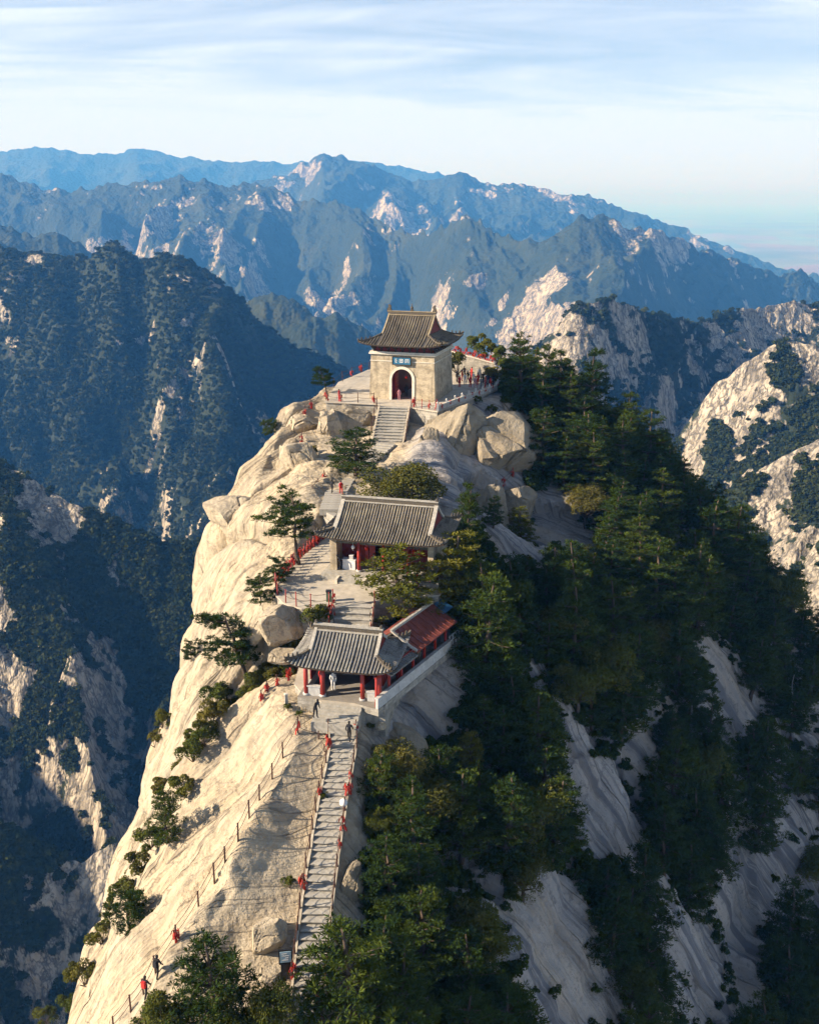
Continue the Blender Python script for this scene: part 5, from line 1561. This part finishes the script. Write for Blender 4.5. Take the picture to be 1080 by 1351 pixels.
for a, b in zip(iy, jx_):
    x, y, z = SPUR_V[a, b]
    if y < 42 or arc[a, b] < 3: continue
    px_, py_ = to_px(x, y, z)
    if not (450 < px_ < 1125 and 430 < py_ < 1430): continue
    if built(x, y): continue
    cand.append((x, y, z, px_, py_))
taken = list(TREE_SPOTS); forest = []; under = []
for x, y, z, px_, py_ in cand:
    H = rs.uniform(5.5, 9.8)
    tp = to_px(x, y, z + H * .55); tq = to_px(x, y, z + H * .9); tl = to_px(x, y, z + H * .25)
    bad = rocky(px_, py_) or rocky(*tp) or rocky(*tq) or rocky(*tl)
    # keep the buildings and the stairs in view
    if tp[0] < 632 and 640 < tq[1] < 975 and y < 84: bad = True
    if tp[0] < 500 + (tp[1] - 950) * -.12 and tp[1] > 940: bad = True
    if tq[0] < 730 and tq[1] < 640 and px_ < 690: bad = True
    if px_ < 668 and tq[1] < 730 and y > 85: bad = True
    if bad: continue
    sp_ = 1.35 + .18 * H
    if any((x - q[0]) ** 2 + (y - q[1]) ** 2 + (z - q[2]) ** 2 < sp_ ** 2 for q in taken): continue
    taken.append((x, y, z)); forest.append((x, y, z, H))
    if len(forest) >= 298: break
def zone(x, y, z):
    a_, b_ = to_px(x, y, z + 3)
    if b_ < 600: return 'near the summit at the top of the dark right flank'
    if a_ < 690 and b_ < 900: return 'in the wood between the hall, the gallery and the grey slabs'
    if a_ < 720: return 'low on the right flank beside the stairway trees'
    if a_ > 900 and b_ < 900: return 'on the shaded skyline slope of the right flank'
    if b_ < 900: return 'in the middle of the shaded wood on the right flank'
    if a_ > 900: return 'in the shaded wood beyond the rightmost grey slabs'
    return 'in the shaded wood between the long grey slabs'
GRP = 'trees of the dense wood on the right flank'
for i, (x, y, z, H) in enumerate(forest):
    k = rs.rand(); zn = zone(x, y, z); sz = 'tall ' if H > 8.5 else ('low ' if H < 6.6 else '')
    if k < .86: plant('pine_tree', PINES[i % 4], (x, y, z - .4), H * 1.05, sz + 'dark pine ' + zn, group=GRP, wide=1.1)
    elif k < .985: plant('broadleaf_tree', BROADS[i % 3], (x, y, z - .4), H * .8, sz + 'dark leafy tree ' + zn, group=GRP, base=5.2, wide=1.1)
    else: plant('broadleaf_tree', OLIVES[i % 2], (x, y, z - .4), H * .8, sz + 'brownish leafy tree ' + zn, group=GRP, base=5.6, wide=1.05)
print('forest', len(forest))
# dead trees
def snag(px, py, H, label, seed):
    rs = np.random.RandomState(seed); c = at(px, py)
    root = empty('dead_tree', c); tag(root, label, 'dead tree', 'bare dead trees on the right flank')
    k = 7; xs = np.cumsum(rs.randn(k) * .10); ys = np.cumsum(rs.randn(k) * .1); zs = np.linspace(-.4, H, k)
    mb = MB(); mb.tube([(xs[i], ys[i], zs[i]) for i in range(k)], [.16 * (1 - .9 * i / (k - 1)) + .012 for i in range(k)], 7); mb.build('trunk', [M_DEAD], root)
    for i in range(9):
        t = rs.uniform(.35, .95); a = rs.rand() * 6.28; L = rs.uniform(.5, 1.5) * (1.15 - t)
        p = Vector((np.interp(t * H, zs, xs), np.interp(t * H, zs, ys), t * H)); e_ = p + Vector((math.cos(a) * L, math.sin(a) * L, L * .35))
        mb = MB(); mb.tube([p, (p + e_) / 2 + Vector((0, 0, -.06)), e_], [.035, .022, .008], 4); mb.build('branch', [M_DEAD], root)
snag(985, 868, 4.2, 'bare dead tree standing above the narrow grey slab on the right', 1)
snag(1042, 950, 6.2, 'tallest bare dead tree on the shaded right flank', 2)
snag(908, 950, 4.6, 'thin dead stem in front of the narrow grey slab', 3)
snag(826, 728, 3.2, 'short pale dead trunk on the upper right flank', 4)

# ------------------------------------------------------------------ scattered cover: undergrowth here, woods on the far slopes
def scatter(name, pts, sc, protos, label, cat):
    me = bpy.data.meshes.new(name)
    me.vertices.add(len(pts)); me.vertices.foreach_set('co', np.asarray(pts, np.float32).ravel()); me.update()
    fattr(me, 'sc', sc)
    col = bpy.data.collections.new(name + '_kinds')
    for i, p in enumerate(protos):
        o = bpy.data.objects.new(name + '_plant', p); col.objects.link(o)
    g = bpy.data.node_groups.new(name, 'GeometryNodeTree')
    g.interface.new_socket('Geometry', in_out='INPUT', socket_type='NodeSocketGeometry'); g.interface.new_socket('Geometry', in_out='OUTPUT', socket_type='NodeSocketGeometry')
    N = g.nodes.new; gi = N('NodeGroupInput'); go = N('NodeGroupOutput')
    ci = N('GeometryNodeCollectionInfo'); ci.inputs['Collection'].default_value = col; ci.inputs['Separate Children'].default_value = True; ci.inputs['Reset Children'].default_value = True
    ip = N('GeometryNodeInstanceOnPoints'); ip.inputs['Pick Instance'].default_value = True
    rv = N('FunctionNodeRandomValue'); rv.data_type = 'FLOAT_VECTOR'; rv.inputs[0].default_value = (-.12, -.12, -3.14); rv.inputs[1].default_value = (.12, .12, 3.14)
    na = N('GeometryNodeInputNamedAttribute'); na.data_type = 'FLOAT'; na.inputs[0].default_value = 'sc'
    ri = N('FunctionNodeRandomValue'); ri.data_type = 'INT'; ri.inputs[4].default_value = 0; ri.inputs[5].default_value = len(protos) - 1; ri.inputs['Seed'].default_value = 5
    L = g.links.new
    L(gi.outputs[0], ip.inputs['Points']); L(ci.outputs[0], ip.inputs['Instance']); L(rv.outputs[0], ip.inputs['Rotation']); L(na.outputs[0], ip.inputs['Scale'])
    L(ri.outputs[2], ip.inputs['Instance Index']); L(ip.outputs[0], go.inputs[0])
    o = link(name, me); md = o.modifiers.new('scatter', 'NODES'); md.node_group = g
    tag(o, label, cat, kind='stuff')
    return o
def small_crown(seed, mat, n=90, size=.62):
    rs = np.random.RandomState(seed); ls = LeafSet()
    for b in range(5):
        c = np.array([rs.uniform(-.5, .5), rs.uniform(-.5, .5), rs.uniform(.35, .95)]); q = rs.randn(n // 5, 3); q /= np.linalg.norm(q, axis=1)[:, None]; q[:, 2] = np.abs(q[:, 2]) * .9 - .15
        ls.leaves(c + q * rs.uniform(.38, .6), q, size, rs.uniform(.2, .8), rs)
    return ls.mesh('small_crown', mat)
u = []
k_ = 0
for x, y, z, px_, py_ in cand[::-1]:
    if px_ < 660 and py_ < 700 and y > 90: continue
    if (rocky(px_, py_) or rocky(*to_px(x, y, z + 1.0))) and rs.rand() > .012: continue
    if px_ < 480 and y < 66: continue
    u.append((x, y, z - .25)); k_ += 1
    if k_ > 5200: break
UNDER = [broad_proto(61, 2.0, 1.15, 9, 700, M_PINE, .26, .75, .1)[1], broad_proto(62, 2.0, 1.15, 9, 700, M_PINE, .26, .75, .1)[1]]
scatter('undergrowth', u, rs.uniform(.32, .8, len(u)), UNDER, 'dark undergrowth covering the ground of the right flank', 'undergrowth')
# gully and cleft plants on the left
u = []
ii, jj = np.where((gd > .35) & (arc < -3)); 
for k in rs.choice(len(ii), min(420, len(ii)), replace=False):
    x, y, z = SPUR_V[ii[k], jj[k]]; u.append((x + rs.randn() * .3, y + rs.randn() * .3, z - .15))
scatter('cleft_scrub', u, rs.uniform(.35, .95, len(u)), [BUSHES[0][1], BUSHES[2][1]], 'low green scrub filling the cleft between the sunlit slabs', 'scrub')

M_FARLEAF = leaf_material('far_forest_leaves', [(.15, (.013, .021, .009)), (.5, (.027, .038, .013)), (.9, (.060, .064, .019))], .12)
FARC = [small_crown(71, M_FARLEAF), small_crown(72, M_FARLEAF), small_crown(73, M_FARLEAF)]
def far_wood(rname, n, size, label):
    r = RANGES[rname]; V = r['V']; rk = r['rock']
    x, y, z = V[..., 0], V[..., 1], V[..., 2]
    d = y * CT - z * ST
    px_ = 540 + FPX * x / np.maximum(d, 1); py_ = 675.5 - FPX * (y * ST + z * CT) / np.maximum(d, 1)
    ok = (px_ > -60) & (px_ < 1150) & (py_ < 1420) & (rk + .55 * fbm2(x / 22, y / 22, 3) < .5)
    # weight by the picture area of the cell
    A = np.abs(np.gradient(px_, axis=1) * np.gradient(py_, axis=0)) + 1e-6
    w = np.where(ok, A, 0).ravel(); w = np.minimum(w, np.percentile(w[w > 0], 97)); w /= w.sum()
    q = np.random.RandomState(len(rname)); idx = q.choice(len(w), n, p=w)
    pts = V.reshape(-1, 3)[idx].copy()
    # jitter inside the cell
    a, b = np.unravel_index(idx, x.shape); a2 = np.clip(a + 1, 0, x.shape[0] - 1); b2 = np.clip(b + 1, 0, x.shape[1] - 1)
    f1, f2 = q.rand(n)[:, None], q.rand(n)[:, None]
    pts = pts + (V[a2, b] - V[a, b]) * f1 + (V[a, b2] - V[a, b]) * f2
    pts[:, 2] -= size * .2
    scatter(rname + '_wood', pts, size * q.uniform(.55, 1.25, n), FARC, label, 'forest')
far_wood('left_near_mountain', 15000, 3.0, 'dark forest on the shaded near mountain at the left')
far_wood('left_valley_ridge', 5000, 2.4, 'dark scrub forest on the low ridge in the left valley')
far_wood('right_mountain', 11000, 4.0, 'forest on the craggy mountain right of the summit')
far_wood('right_granite_mountain', 6000, 3.0, 'green trees on the pale granite mountain behind the right flank')
far_wood('right_lower_ridge', 5000, 2.6, 'green trees on the sunlit lower ridge behind the right flank')
far_wood('right_near_ridge', 2500, 2.2, 'green scrub on the nearest ridge behind the right flank')
far_wood('left_mountain', 52000, 3.6, 'forest on the big blue mountain at the left')
# ------------------------------------------------------------------ railings hung with red ribbons
def ribbon_mesh(seed, n=17, r=.2, h=.7):
    rs = random.Random(seed); mb = MB()
    for i in range(n):
        a = rs.uniform(0, 6.28); z = rs.uniform(.1, h); q = r * rs.uniform(.3, 1); c = Vector((math.cos(a) * q, math.sin(a) * q, z))
        d = Vector((math.cos(a + 1.5), math.sin(a + 1.5), 0)) * rs.uniform(.03, .06); l = Vector((math.cos(a) * .05, math.sin(a) * .05, -rs.uniform(.12, .28)))
        t = Vector((math.cos(a), math.sin(a), 0)) * .012
        v = [c - d, c + d, c + d + l, c - d + l]
        mb.add(v + [p + t for p in v], [(3,2,1,0),(4,5,6,7),(0,1,5,4),(1,2,6,5),(2,3,7,6),(3,0,4,7)])
    return mb.mesh('ribbons', [M_RIBBON])
RIBBONS = [ribbon_mesh(i) for i in range(4)]
def railing(label, pts, every=1.6, post_h=1.15, ribbons=.3, levels=(.55, 1.0), post_mat=None, seed=0, exact=False, name='chain_railing', thick=.045, sag=.12, cat='railing'):
    rs = random.Random(seed); pts = [Vector(p) for p in pts]
    root = empty(name, pts[0]); tag(root, label, cat)
    if exact: stops = pts
    else:
        stops = []
        for a, b in zip(pts[:-1], pts[1:]):
            n = max(1, round((b - a).length / every)); stops += [a + (b - a) * (i / n) for i in range(n)]
        stops.append(pts[-1])
    o0 = pts[0]; tops = []
    for p in stops:
        h = post_h * rs.uniform(.9, 1.08); d = Vector((rs.uniform(-.05, .05), rs.uniform(-.05, .05), 0))
        q = p - o0
        mb = MB(); mb.tube([q + Vector((0, 0, -.4)), q + d + Vector((0, 0, h))], [thick * 1.15, thick], 6); mb.sphere(q + d + Vector((0, 0, h)), thick * 1.3, 6)
        mb.build('post', [post_mat or M_IRON], root); tops.append((q, d, h))
        if rs.random() < ribbons:
            for e_ in range(1 + (rs.random() < .4)):
                b = bpy.data.objects.new('ribbon_bundle', RIBBONS[rs.randrange(4)]); COL.objects.link(b); b.parent = root; b['kind'] = 'stuff'
                b.location = q + Vector((0, 0, .15)) + Vector((rs.uniform(-.1, .1), rs.uniform(-.1, .1), 0)) * e_; b.rotation_euler = (0, 0, rs.uniform(0, 6)); s_ = rs.uniform(.8, 1.35); b.scale = (s_, s_, s_)
    for (q1_, d1, h1), (q2_, d2, h2) in zip(tops[:-1], tops[1:]):
        for lv in levels:
            a = q1_ + d1 * lv + Vector((0, 0, h1 * lv * .97)); b = q2_ + d2 * lv + Vector((0, 0, h2 * lv * .97)); m = 6
            mb = MB(); mb.tube([a + (b - a) * (i / m) + Vector((0, 0, -sag * 4 * (i / m) * (1 - i / m))) for i in range(m + 1)], .02, 4)
            mb.build('chain', [M_IRON], root)
    return root
def gpt(px, py):
    g, n = ground(px, py); return Vector((g.x, g.y, g.z - .03))
railing('long chain railing along the path on the sunlit left slab', [gpt(a, b) for a, b in ((150,1362),(173,1335),(190,1313),(206,1285),(232,1243),(262,1198),(283,1163),(297,1138),(314,1110),(329,1080),(342,1056),(359,1028),(373,1000),(393,967))], exact=True, ribbons=.14, post_h=1.3, seed=1, thick=.055)
railing('broken chain across the flat rock beside the stairway', [gpt(a, b) for a, b in ((393,967),(420,975),(428,992))], exact=True, ribbons=.3, post_h=.6, levels=(.9,), seed=2)
def stair_edge(side, y0, y1, n):
    return [Vector((stair_x(y) + side * 1.0, y, stair_z(y) + .12)) for y in np.linspace(y0, y1, n)]
railing('red ribboned railing on the left kerb of the long stairway', stair_edge(-1, 43.5, 64, 17), exact=True, ribbons=.28, post_h=1.1, seed=3)
railing('red ribboned railing on the right kerb of the long stairway', stair_edge(1, 43.5, 64, 17), exact=True, ribbons=.3, post_h=1.1, seed=4)
M_REDPOST = M_RED
railing('crimson ribbon-covered railing on the curved left edge of the middle terrace', [onplane(a, b, Z_MID) for a, b in ((430,708),(401,733),(388,745),(376,758),(364,773))], every=.8, ribbons=1.0, post_h=1.15, seed=5, post_mat=M_RED)
railing('red post railing on the front edge of the middle terrace', [onplane(a, b, Z_MID) for a, b in ((364,776),(366,785),(377,795),(391,800),(410,801),(434,801))], exact=True, ribbons=.12, post_h=1.2, seed=6, post_mat=M_RED)
dms = (ms_t - ms_b)
railing('red railing on the left of the short stairs below the middle terrace', [ms_b + dms * t + Vector((-1.7, 0, .1)) for t in (0, .2, .4, .6, .8, 1)], exact=True, ribbons=.7, post_h=1.15, seed=7, post_mat=M_RED)
railing('red railing on the right of the short stairs below the middle terrace', [ms_b + dms * t + Vector((1.7, 0, .1)) for t in (0, .25, .5, .75, 1)], exact=True, ribbons=.2, post_h=1.15, seed=8, post_mat=M_RED)
railing('ribboned railing beside the path left of the lower pavilion', [gpt(a, b) for a, b in ((392,888),(380,897),(366,905),(352,914),(345,925))], exact=True, ribbons=.75, post_h=1.05, seed=9)
railing('thin railing across the front of the summit left of the stairs', [onplane(a, b, Z_TOWER) for a, b in ((432,529),(450,530),(472,531),(493,532))], exact=True, ribbons=.4, post_h=1.2, seed=10)
railing('sparse ribboned railing along the left rim of the summit', [onplane(a, b, Z_TOWER) for a, b in ((430,527),(441,511),(452,503),(464,497),(476,491),(487,488))], exact=True, ribbons=.75, post_h=1.3, seed=11)
railing('ribboned railing on the front edge of the summit right of the stairs', [onplane(a, b, Z_TOWER) for a, b in ((546,537),(556,539),(566,540),(576,541))], exact=True, ribbons=.8, post_h=1.2, seed=12, post_mat=M_RED)
dts = ts_t - ts_b
railing('dark railing on the left side of the summit stairs', [ts_b + dts * t + Vector((-2.1, 0, .1)) for t in (0, .33, .66, 1)], exact=True, ribbons=.1, post_h=1.1, seed=13)
railing('dark railing on the right side of the summit stairs', [ts_b + dts * t + Vector((2.1, 0, .1)) for t in (0, .33, .66, 1)], exact=True, ribbons=.1, post_h=1.1, seed=14)
railing('red chain railing on the ledge below the largest summit boulder', [gpt(a, b) for a, b in ((640,660),(652,650),(664,642),(676,630))], exact=True, ribbons=.8, post_h=1.1, seed=15, post_mat=M_RED)
railing('iron ladder rail climbing the left shoulder of the summit', [gpt(a, b) for a, b in ((398,585),(400,565),(402,550),(410,540))], exact=True, ribbons=.5, post_h=1.4, seed=16)
railing('short ribboned rail by the path behind the hall', [P(a, b, h_) for a, b, h_ in ((412,655,97.5),(420,645,99.5),(428,636,101.5))], exact=True, ribbons=.6, post_h=1.2, seed=17)
# stone balustrade on the right edge of the summit
def balustrade():
    pts = [onplane(a, b, Z_TOWER) for a, b in ((577,542),(600,533),(627,523),(654,514),(660,505))]
    root = empty('stone_balustrade', pts[0]); tag(root, 'pale stone balustrade on the right edge of the summit terrace', 'balustrade')
    o0 = pts[0]
    for a, b in zip(pts[:-1], pts[1:]):
        n = max(1, round((b - a).length / 2.0))
        for i in range(n):
            p = a + (b - a) * (i / n) - o0; q = a + (b - a) * ((i + 1) / n) - o0
            mb = MB(); mb.bar([p + Vector((0, 0, -.2)), q + Vector((0, 0, -.2))], .14, .72); mb.build('panel', [M_MARBLE], root)
            mb = MB(); mb.bar([p + Vector((0, 0, .521)), q + Vector((0, 0, .521))], .24, .12); mb.build('coping', [M_TRIM], root)
            mb = MB(); mb.box(p + Vector((0, 0, .35)), (.24, .24, 1.1)); mb.sphere(p + Vector((0, 0, .98)), .13, 6); mb.build('post', [M_MARBLE], root)
            for k in range(1):
                b_ = bpy.data.objects.new('ribbon_bundle', RIBBONS[(i + k) % 4]); COL.objects.link(b_); b_.parent = root; b_['kind'] = 'stuff'; b_.location = p + (q - p) * .4 + Vector((0, 0, .15)); b_.scale = (1.1, 1.1, .9)
balustrade()
# sloping wall behind the tower with ribbons along its coping
def summit_wall():
    a = P(588, 474, 140); b = P(652, 487, 137)
    zt1, zt2 = P(592, 462, 140).z, P(650, 480, 137).z
    root = empty('summit_wall', (0, 0, 0)); tag(root, 'sloping grey stone wall with ribbons behind the gate tower', 'wall')
    mb = MB(); mb.add([(a.x, a.y, -26), (b.x, b.y, -26), (b.x, b.y + .6, -26), (a.x, a.y + .6, -26), (a.x, a.y, zt1), (b.x, b.y, zt2), (b.x, b.y + .6, zt2), (a.x, a.y + .6, zt1)], [(3,2,1,0),(4,5,6,7),(0,1,5,4),(1,2,6,5),(2,3,7,6),(3,0,4,7)])
    mb.build('masonry', [M_GREYBRICK], root)
    mb = MB(); mb.bar([(a.x - .1, a.y + .3, zt1 + .003), (b.x + .1, b.y + .3, zt2 + .003)], .85, .16); mb.build('coping', [M_TRIM], root)
    for i in range(16):
        t = (i + .5) / 16; o = bpy.data.objects.new('ribbon_bundle', RIBBONS[i % 4]); COL.objects.link(o); o.parent = root; o['kind'] = 'stuff'
        o.location = (a.x + (b.x - a.x) * t, a.y + (b.y - a.y) * t + .3, zt1 + (zt2 - zt1) * t + .1); o.scale = (1.5, 1.5, 1.0 + .5 * math.sin(i * 2.3))
summit_wall()

# ------------------------------------------------------------------ people
def body_mesh(seed, pose):
    rs = random.Random(seed)
    step = {'stand': 0.05, 'walk': .26, 'climb': .2, 'bend': .12}[pose]
    fw = {'stand': 0, 'walk': .05, 'climb': .10, 'bend': .30}[pose]        # lean forward (-y)
    lift = .18 if pose == 'climb' else 0.0
    V = [(0,0,.95),(0,-fw*.3,1.12),(0,-fw*.75,1.34),(0,-fw,1.47),(0,-fw*1.1-.01,1.55),(0,-fw*1.15-.02,1.66),
         (.18,-fw*.85,1.40),(.25,-fw*.6-.02+step*.4,1.14),(.24,-fw*.6-.12+step*.3,.92),(.235,-fw*.6-.17+step*.3,.83),
         (-.18,-fw*.85,1.40),(-.25,-fw*.6-.02-step*.4,1.14),(-.24,-fw*.6-.16-step*.5,.94),(-.235,-fw*.6-.21-step*.5,.86),
         (.10,0,.90),(.11,-step*.7-lift*.6,.50+lift),(.11,-step*.9-lift*.2,.09+lift),(.115,-step*.9-.16-lift*.2,.04+lift),
         (-.10,0,.90),(-.11,step*.4-.03,.48),(-.11,step*1.0,.10),(-.115,step*1.0-.15,.04),
         (.215,-fw*.6-.16+step*.3,.87),(-.215,-fw*.6-.20-step*.5,.90)]
    E = [(0,1),(1,2),(2,3),(3,4),(4,5),(2,6),(6,7),(7,8),(8,9),(2,10),(10,11),(11,12),(12,13),(0,14),(14,15),(15,16),(16,17),(0,18),(18,19),(19,20),(20,21),(8,22),(12,23)]
    R = [.15,.14,.16,.065,.095,.085,.075,.055,.042,.03,.075,.055,.042,.03,.10,.075,.055,.045,.10,.075,.055,.045,.018,.018]
    me = bpy.data.meshes.new('body'); me.from_pydata(V, E, [])
    o = bpy.data.objects.new('body', me); COL.objects.link(o)
    md = o.modifiers.new('skin', 'SKIN'); md.use_smooth_shade = True
    sk = me.skin_vertices[0].data
    for i, r in enumerate(R): sk[i].radius = (r, r * (.72 if i in (0, 1, 2) else 1)); sk[i].use_root = (i == 0)
    o.modifiers.new('sub', 'SUBSURF').levels = 1; o.modifiers['sub'].render_levels = 1
    bpy.context.view_layer.update()
    ev = o.evaluated_get(bpy.context.evaluated_depsgraph_get()); out = bpy.data.meshes.new_from_object(ev)
    bpy.data.objects.remove(o); bpy.data.meshes.remove(me)
    # eyes, nose and mouth pushed into the head, colour by garment
    out.name = 'body'
    hx = (0, -fw * 1.15 - .02, 1.62)
    for v in out.vertices:
        if abs(v.co.x) < .02 and v.co.z > 1.57 and v.co.z < 1.64 and v.co.y < hx[1] - .06: v.co.y -= .025
    mi = []
    for p in out.polygons:
        c = p.center
        if c.z > 1.50: k = 2
        elif c.z < .10 + (.18 if (pose == 'climb' and c.x > 0.03) else 0): k = 3
        elif abs(c.x) > .20 and c.z < .93: k = 2
        elif c.z < .93: k = 1
        else: k = 0
        mi.append(k)
    out.polygons.foreach_set('material_index', mi); out.polygons.foreach_set('use_smooth', [True] * len(mi))
    hair = MB(); hair.sphere((0, hx[1] + .025, 1.665), .112, 10, 0, (.95, 1.02, .9)); 
    hm = hair.mesh('hair', [M_BLACK])
    return out, hm, hx
BODIES = {p: body_mesh(i, p) for i, p in enumerate(('stand', 'walk', 'climb', 'bend'))}
M_SKIN = simple('skin', (.42, .26, .18), .6, .1, 8, .05, .005)
CLOTH = {n: simple(n + '_cloth', c, .85, .25, 9, .2, .01) for n, c in dict(black=(.018, .018, .02), red=(.48, .03, .025), white=(.66, .65, .62), navy=(.03, .045, .10), grey=(.18, .18, .18), blue=(.07, .16, .32), tan=(.32, .25, .16), pink=(.5, .22, .24), green=(.06, .12, .07)).items()}
def person(loc, rz, top_c, leg_c, pose, label, group=None, hat=None, pack=None, size=.92):
    me, hm, hx = BODIES[pose]
    root = empty('person', loc, rz); root.scale = (size, size, size); tag(root, label, 'person', group)
    b = me.copy(); b.materials.clear()
    for m in (CLOTH[top_c], CLOTH[leg_c], M_SKIN, M_BLACK): b.materials.append(m)
    link('body', b, None, root); link('hair', hm, None, root)
    if hat:
        mb = MB(); mb.sphere((0, hx[1] + .01, 1.70), .118, 10, 0, (1, 1, .7)); mb.tube([(0, hx[1], 1.69), (0, hx[1], 1.705)], .19, 12); mb.build('hat', [CLOTH[hat]], root)
    if pack:
        mb = MB(); mb.box((0, hx[1] * .7 + .19, 1.2), (.3, .2, .46), 0, 0, .85); mb.build('backpack', [CLOTH[pack]], root)
    return root
def up(v, dz): return Vector((v.x, v.y, v.z + dz))
py_ = 63.2
person(Vector((stair_x(py_) + .45, py_, stair_z(py_) + .24)), PI * .95, 'black', 'black', 'walk', 'person in black walking up the last steps to the lower pavilion')
person(up(onplane(416, 947, Z_PAV - .4), .02), .8, 'black', 'red', 'bend', 'person in a black jacket and red trousers left of the pavilion steps')
person(gpt(208, 1290), PI * .85, 'black', 'grey', 'climb', 'upper of two hikers on the left path, with dark backpack', pack='black')
person(gpt(193, 1316), PI * .85, 'black', 'black', 'walk', 'lower of two hikers on the left path, in black', pack='red')
person(P(438, 651, 97.4) + Vector((0, 0, .05)), 2.6, 'black', 'black', 'walk', 'walker in black on the path behind the hall', size=.85)
person(P(450, 653, 97.2) + Vector((0, 0, .05)), .3, 'red', 'grey', 'walk', 'walker in a red jacket on the path behind the hall', size=.85)
tw = onplane(530, 528, Z_TOWER)
person(tw + Vector((-.35, .35, 0)), .2, 'pink', 'black', 'stand', 'person in pink standing in the arch of the gate tower', size=.8)
person(tw + Vector((.55, 2.2, 0)), PI, 'black', 'black', 'stand', 'dark figure deep inside the arch of the gate tower')
person(onplane(447, 531, Z_TOWER) + Vector((0, .6, 0)), 1.2, 'red', 'black', 'stand', 'person in red at the left railing of the summit', size=.9)
hl = bpy.data.objects['temple_hall'].matrix_basis
person(hl @ Vector((-3.75, .1, 0)), -1.2, 'black', 'black', 'bend', 'vendor in black beside the white counter table', size=.85)
person(hl @ Vector((-.85, .6, 0)), .2, 'tan', 'grey', 'stand', 'visitor in tan between the columns of the temple hall')
person(hl @ Vector((.9, 1.0, 0)), 2.4, 'navy', 'black', 'stand', 'visitor in navy inside the temple hall')
person(hl @ Vector((3.6, -1.7, -.5)), .5, 'red', 'navy', 'stand', 'visitor in red before the right end of the temple hall', size=.9)
person(hl @ Vector((4.6, -.9, -.5)), .9, 'red', 'black', 'stand', 'second visitor in red at the right corner of the hall', size=.9)
pv = PAV.matrix_basis
person(pv @ Vector((-1.05, 1.1, 0)), .1, 'white', 'white', 'stand', 'person in white robes just inside the lower pavilion')
person(pv @ Vector((-2.1, 1.5, 0)), .6, 'red', 'black', 'stand', 'person in red behind the left balustrade of the pavilion', size=.95)
ga = bpy.data.objects['side_gallery'].matrix_basis
person(ga @ Vector((4.4, .75, 0)), -.6, 'red', 'black', 'stand', 'person in red looking out of the side gallery', size=.95)
person(ga @ Vector((7.6, .8, 0)), -.4, 'tan', 'black', 'stand', 'person in tan under the red roof of the gallery', size=.95)
y_ = 45.6
person(Vector((stair_x(y_) + .75, y_, stair_z(y_) + .24)), PI, 'black', 'black', 'climb', 'climber in black with a red pack at the foot of the stairway', pack='red')
crowd = [(603,505,'black','navy'),(609,503,'red','black'),(613,508,'white','blue'),(617,504,'black','black'),(620,511,'red','grey'),(624,506,'white','black'),(627,512,'pink','navy'),(630,508,'red','black'),
         (634,513,'grey','blue'),(637,506,'black','black'),(640,511,'red','navy'),(643,508,'navy','black'),(646,513,'red','red'),(612,498,'black','grey'),(622,499,'red','black'),(632,500,'white','grey'),(650,509,'black','navy'),(606,511,'red','black')]
cname = dict(black='black', red='red', white='white', pink='pink', grey='grey', navy='navy')
seen = {}
for i, (a, b, tc, lc) in enumerate(crowd):
    key = tc; seen[key] = seen.get(key, 0) + 1
    person(onplane(a, b, Z_TOWER), (i * 1.7) % 6.28, tc, lc, 'stand' if i % 3 else 'walk', 'visitor in a %s top in the crowd right of the gate tower' % tc, 'crowd on the summit terrace', hat='white' if i % 7 == 3 else None, size=.92)

# ------------------------------------------------------------------ small furniture
def info_board():
    p = gpt(378, 1290)
    root = empty('information_board', p, rad(8)); tag(root, 'black information board with a pale blue panel at the foot of the stairway', 'sign')
    mb = MB(); mb.box((0, 0, .45), (.62, .22, 1.7)); mb.build('stand', [M_BLACK], root)
    mb = MB(); mb.box((0, -.05, 1.62), (.82, .12, 1.02)); bd = mb.build('board', [M_BLACK], root)
    mb = MB(); mb.box((0, -.125, 1.66), (.66, .03, .76)); pn = mb.build('panel', [simple('pale_blue_print', (.30, .45, .56), .4, .12, 6, .05, .005, .4)], bd)
    mb = MB()
    for i, (w, x) in enumerate(((.3, -.06), (.42, 0), (.2, .08), (.36, -.02))): mb.box((x, -.145, 1.90 - .15 * i), (w, .012, .05))
    mb.build('printed_lines', [M_WHITE], pn)['kind'] = 'stuff'
info_board()
def globe_lamp():
    y = 57.6; p = Vector((stair_x(y) + .88, y, stair_z(y) + .2))
    root = empty('globe_lamp', p); tag(root, 'white globe lamp on the right kerb of the stairway', 'lamp')
    mb = MB(); mb.tube([(0, 0, -.2), (0, 0, .42)], .06, 6); mb.build('stem', [M_IRON], root)
    mb = MB(); mb.sphere((0, 0, .66), .28, 12); mb.build('globe', [M_WHITE], root)
globe_lamp()
def bin_():
    p = onplane(434, 793, Z_MID); root = empty('litter_bin', p); tag(root, 'dark green litter bin at the head of the short stairs', 'bin')
    mb = MB(); mb.box((0, 0, .42), (.42, .36, .84), 0, 0, .94); mb.build('body', [CLOTH['green']], root)
    mb = MB(); mb.box((0, 0, .90), (.48, .42, .1)); mb.build('lid', [M_BLACK], root)
bin_()
def stone_post():
    p = gpt(378, 930); root = empty('marker_stone', p); tag(root, 'short mossy marker stone left of the pavilion landing', 'stone post')
    mb = MB(); mb.box((0, 0, .42), (.26, .22, 1.0), .3, 0, .8); mb.build('shaft', [M_STONE], root)
    mb = MB(); mb.box((0, 0, .97), (.3, .26, .1), .3, 0, .7); mb.build('cap', [M_TRIM], root)
stone_post()
